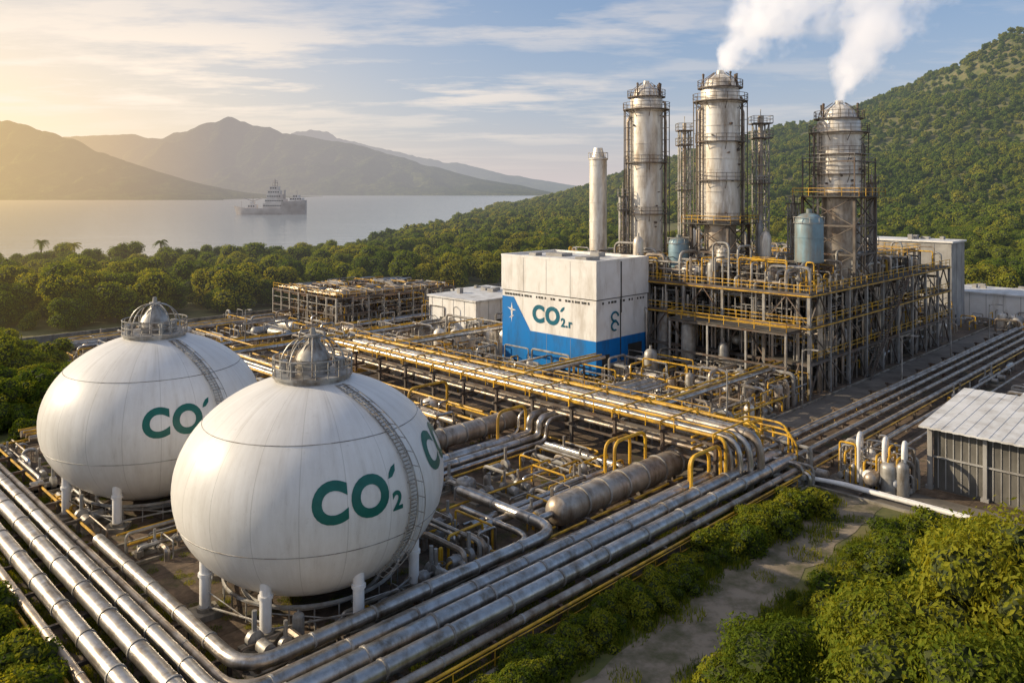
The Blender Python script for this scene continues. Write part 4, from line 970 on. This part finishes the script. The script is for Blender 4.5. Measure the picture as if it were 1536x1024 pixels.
# ---------------------------------------------------------------- steam
def plume(x,y,z,d,L,r0,kr,K,seed):
    w=r0+kr*L+.5; 
    me=bpy.data.meshes.new('steam'); v=[(a*q,b*q,zz) for zz,q in ((0,w*.3),(L,w)) for a,b in ((-1,-1),(1,-1),(1,1),(-1,1))]
    me.from_pydata(v,[],[(3,2,1,0),(4,5,6,7),(0,1,5,4),(1,2,6,5),(2,3,7,6),(3,0,4,7)])
    m,nt,o=newmat('steam_vapour'); tc=N(nt,'ShaderNodeTexCoord'); s=N(nt,'ShaderNodeSeparateXYZ'); nt.links.new(tc.outputs['Object'],s.inputs[0])
    zz=s.outputs[2]; bend=mth(nt,'MULTIPLY',mth(nt,'SINE',mth(nt,'ADD',mth(nt,'MULTIPLY',zz,.33),seed)),mth(nt,'MULTIPLY',zz,.08))
    xx=mth(nt,'SUBTRACT',s.outputs[0],bend)
    r=mth(nt,'SQRT',mth(nt,'ADD',mth(nt,'MULTIPLY',xx,xx),mth(nt,'MULTIPLY',s.outputs[1],s.outputs[1])))
    q=mth(nt,'SUBTRACT',.95,mth(nt,'DIVIDE',r,mth(nt,'ADD',mth(nt,'MULTIPLY',zz,kr),r0)))
    mp_=N(nt,'ShaderNodeMapping'); mp_.inputs['Location'].default_value=(seed*7,0,0); nt.links.new(tc.outputs['Object'],mp_.inputs[0])
    n=noi(nt,mp_.outputs[0],.30,4,.62)
    dd=mth(nt,'ADD',q,mth(nt,'MULTIPLY',mth(nt,'SUBTRACT',n,.5),3.2))
    dd=mth(nt,'MULTIPLY',dd,1.0,True)
    fade=mth(nt,'SUBTRACT',1.,mth(nt,'POWER',mth(nt,'DIVIDE',zz,L,True),2.),True)
    dn=mth(nt,'MULTIPLY',mth(nt,'MULTIPLY',dd,fade),mth(nt,'DIVIDE',K,mth(nt,'ADD',mth(nt,'MULTIPLY',zz,.13),.4)))
    sc=N(nt,'ShaderNodeVolumeScatter'); sc.inputs['Color'].default_value=(.98,.97,.96,1); sc.inputs['Anisotropy'].default_value=.1; nt.links.new(dn,sc.inputs['Density'])
    em=N(nt,'ShaderNodeEmission'); em.inputs[0].default_value=(1.,.92,.87,1); nt.links.new(mth(nt,'MULTIPLY',dn,.5),em.inputs[1])  # added glow stands in for sunlight scattered repeatedly inside the steam
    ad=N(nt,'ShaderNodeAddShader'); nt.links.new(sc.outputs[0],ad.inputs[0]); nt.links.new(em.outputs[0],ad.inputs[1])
    nt.links.new(ad.outputs[0],o.inputs['Volume']); me.materials.append(m)
    ob=bpy.data.objects.new('steam_plume',me); ob.location=(x,y,z); ob.rotation_euler=Vector(d).to_track_quat('Z','Y').to_euler(); scene.collection.objects.link(ob)
plume(30.7,118,43.4,(.75,0,1),27,.8,.55,.62,1.)
plume(47,115,38.5,(.42,0,1),25,1.0,.38,.9,2.3)

# ---------------------------------------------------------------- world / sun / camera
w=bpy.data.worlds.new('World'); scene.world=w; w.use_nodes=True; nt=w.node_tree; nt.nodes.clear()
out=N(nt,'ShaderNodeOutputWorld'); bg=N(nt,'ShaderNodeBackground'); bg.inputs[1].default_value=.15
sky=N(nt,'ShaderNodeTexSky'); sky.sky_type='NISHITA'; sky.sun_disc=False; sky.sun_elevation=SUN_EL; sky.sun_rotation=SUN_AZ; sky.air_density=1.; sky.dust_density=1.2; sky.ozone_density=2.
tc=N(nt,'ShaderNodeTexCoord'); s=N(nt,'ShaderNodeSeparateXYZ'); nt.links.new(tc.outputs['Generated'],s.inputs[0])
zz=mth(nt,'MAXIMUM',s.outputs[2],0.)
k=mth(nt,'ADD',zz,.06); cb=N(nt,'ShaderNodeCombineXYZ'); nt.links.new(mth(nt,'DIVIDE',s.outputs[0],k),cb.inputs[0]); nt.links.new(mth(nt,'DIVIDE',s.outputs[1],k),cb.inputs[1])
mp2=N(nt,'ShaderNodeMapping'); mp2.inputs['Scale'].default_value=(.6,1.,1); mp2.inputs['Rotation'].default_value=(0,0,.2); nt.links.new(cb.outputs[0],mp2.inputs[0])
n1=noi(nt,mp2.outputs[0],1.0,6,.62); n2=noi(nt,mp2.outputs[0],.25,2)
cm=mth(nt,'MULTIPLY',ramp(nt,n1,[(.47,0.),(.58,1.)]),ramp(nt,n2,[(.36,.1),(.52,1.)]))
side=N(nt,'ShaderNodeMapRange'); side.inputs[1].default_value=.3; side.inputs[2].default_value=-.3; nt.links.new(s.outputs[0],side.inputs[0])
cm=mth(nt,'MULTIPLY',cm,mth(nt,'ADD',mth(nt,'MULTIPLY',side.outputs[0],.75),.2))
cm=mth(nt,'MULTIPLY',cm,ramp(nt,zz,[(.03,.1),(.10,1.)]))
GD=Vector((math.sin(math.radians(-44)),math.cos(math.radians(-44)),.12)).normalized()
vm=N(nt,'ShaderNodeVectorMath',operation='DOT_PRODUCT'); nt.links.new(tc.outputs['Generated'],vm.inputs[0]); vm.inputs[1].default_value=GD
gl=mth(nt,'POWER',mth(nt,'MAXIMUM',vm.outputs['Value'],0.),9.)
low=mth(nt,'POWER',mth(nt,'SUBTRACT',1.,zz,True),10.)
base=mixc(nt,.5,sky.outputs[0],(1.25,2.15,3.8))
base=mixc(nt,ramp(nt,zz,[(.25,0.),(.6,.55)]),base,(.6,1.05,2.0))
base=mixc(nt,mth(nt,'MULTIPLY',low,.85),base,(4.9,4.3,4.2))
base=mixc(nt,mth(nt,'MULTIPLY',gl,mth(nt,'POWER',mth(nt,'SUBTRACT',1.,zz,True),2.6),True),base,(9.4,7.1,4.3))
base=mixc(nt,cm,base,(7.2,6.2,5.2))
nt.links.new(base,bg.inputs[0]); nt.links.new(bg.outputs[0],out.inputs[0])
l=bpy.data.lights.new('sun','SUN'); l.energy=5.; l.angle=math.radians(.5); l.color=(1,.83,.58)
o=bpy.data.objects.new('sun',l); o.rotation_euler=S.to_track_quat('Z','Y').to_euler(); o.location=(-60,40,80); scene.collection.objects.link(o)
cam=bpy.data.cameras.new('camera'); cam.lens=28.125; cam.sensor_width=36; cam.shift_y=-.1478; cam.clip_end=80000; cam.clip_start=.5
co=bpy.data.objects.new('camera',cam); co.location=(0,0,26); co.rotation_euler=(math.radians(90),0,0); scene.collection.objects.link(co); scene.camera=co
scene.view_settings.view_transform='Standard'; scene.view_settings.look='None'; scene.view_settings.exposure=0
print('objects',len(scene.objects))
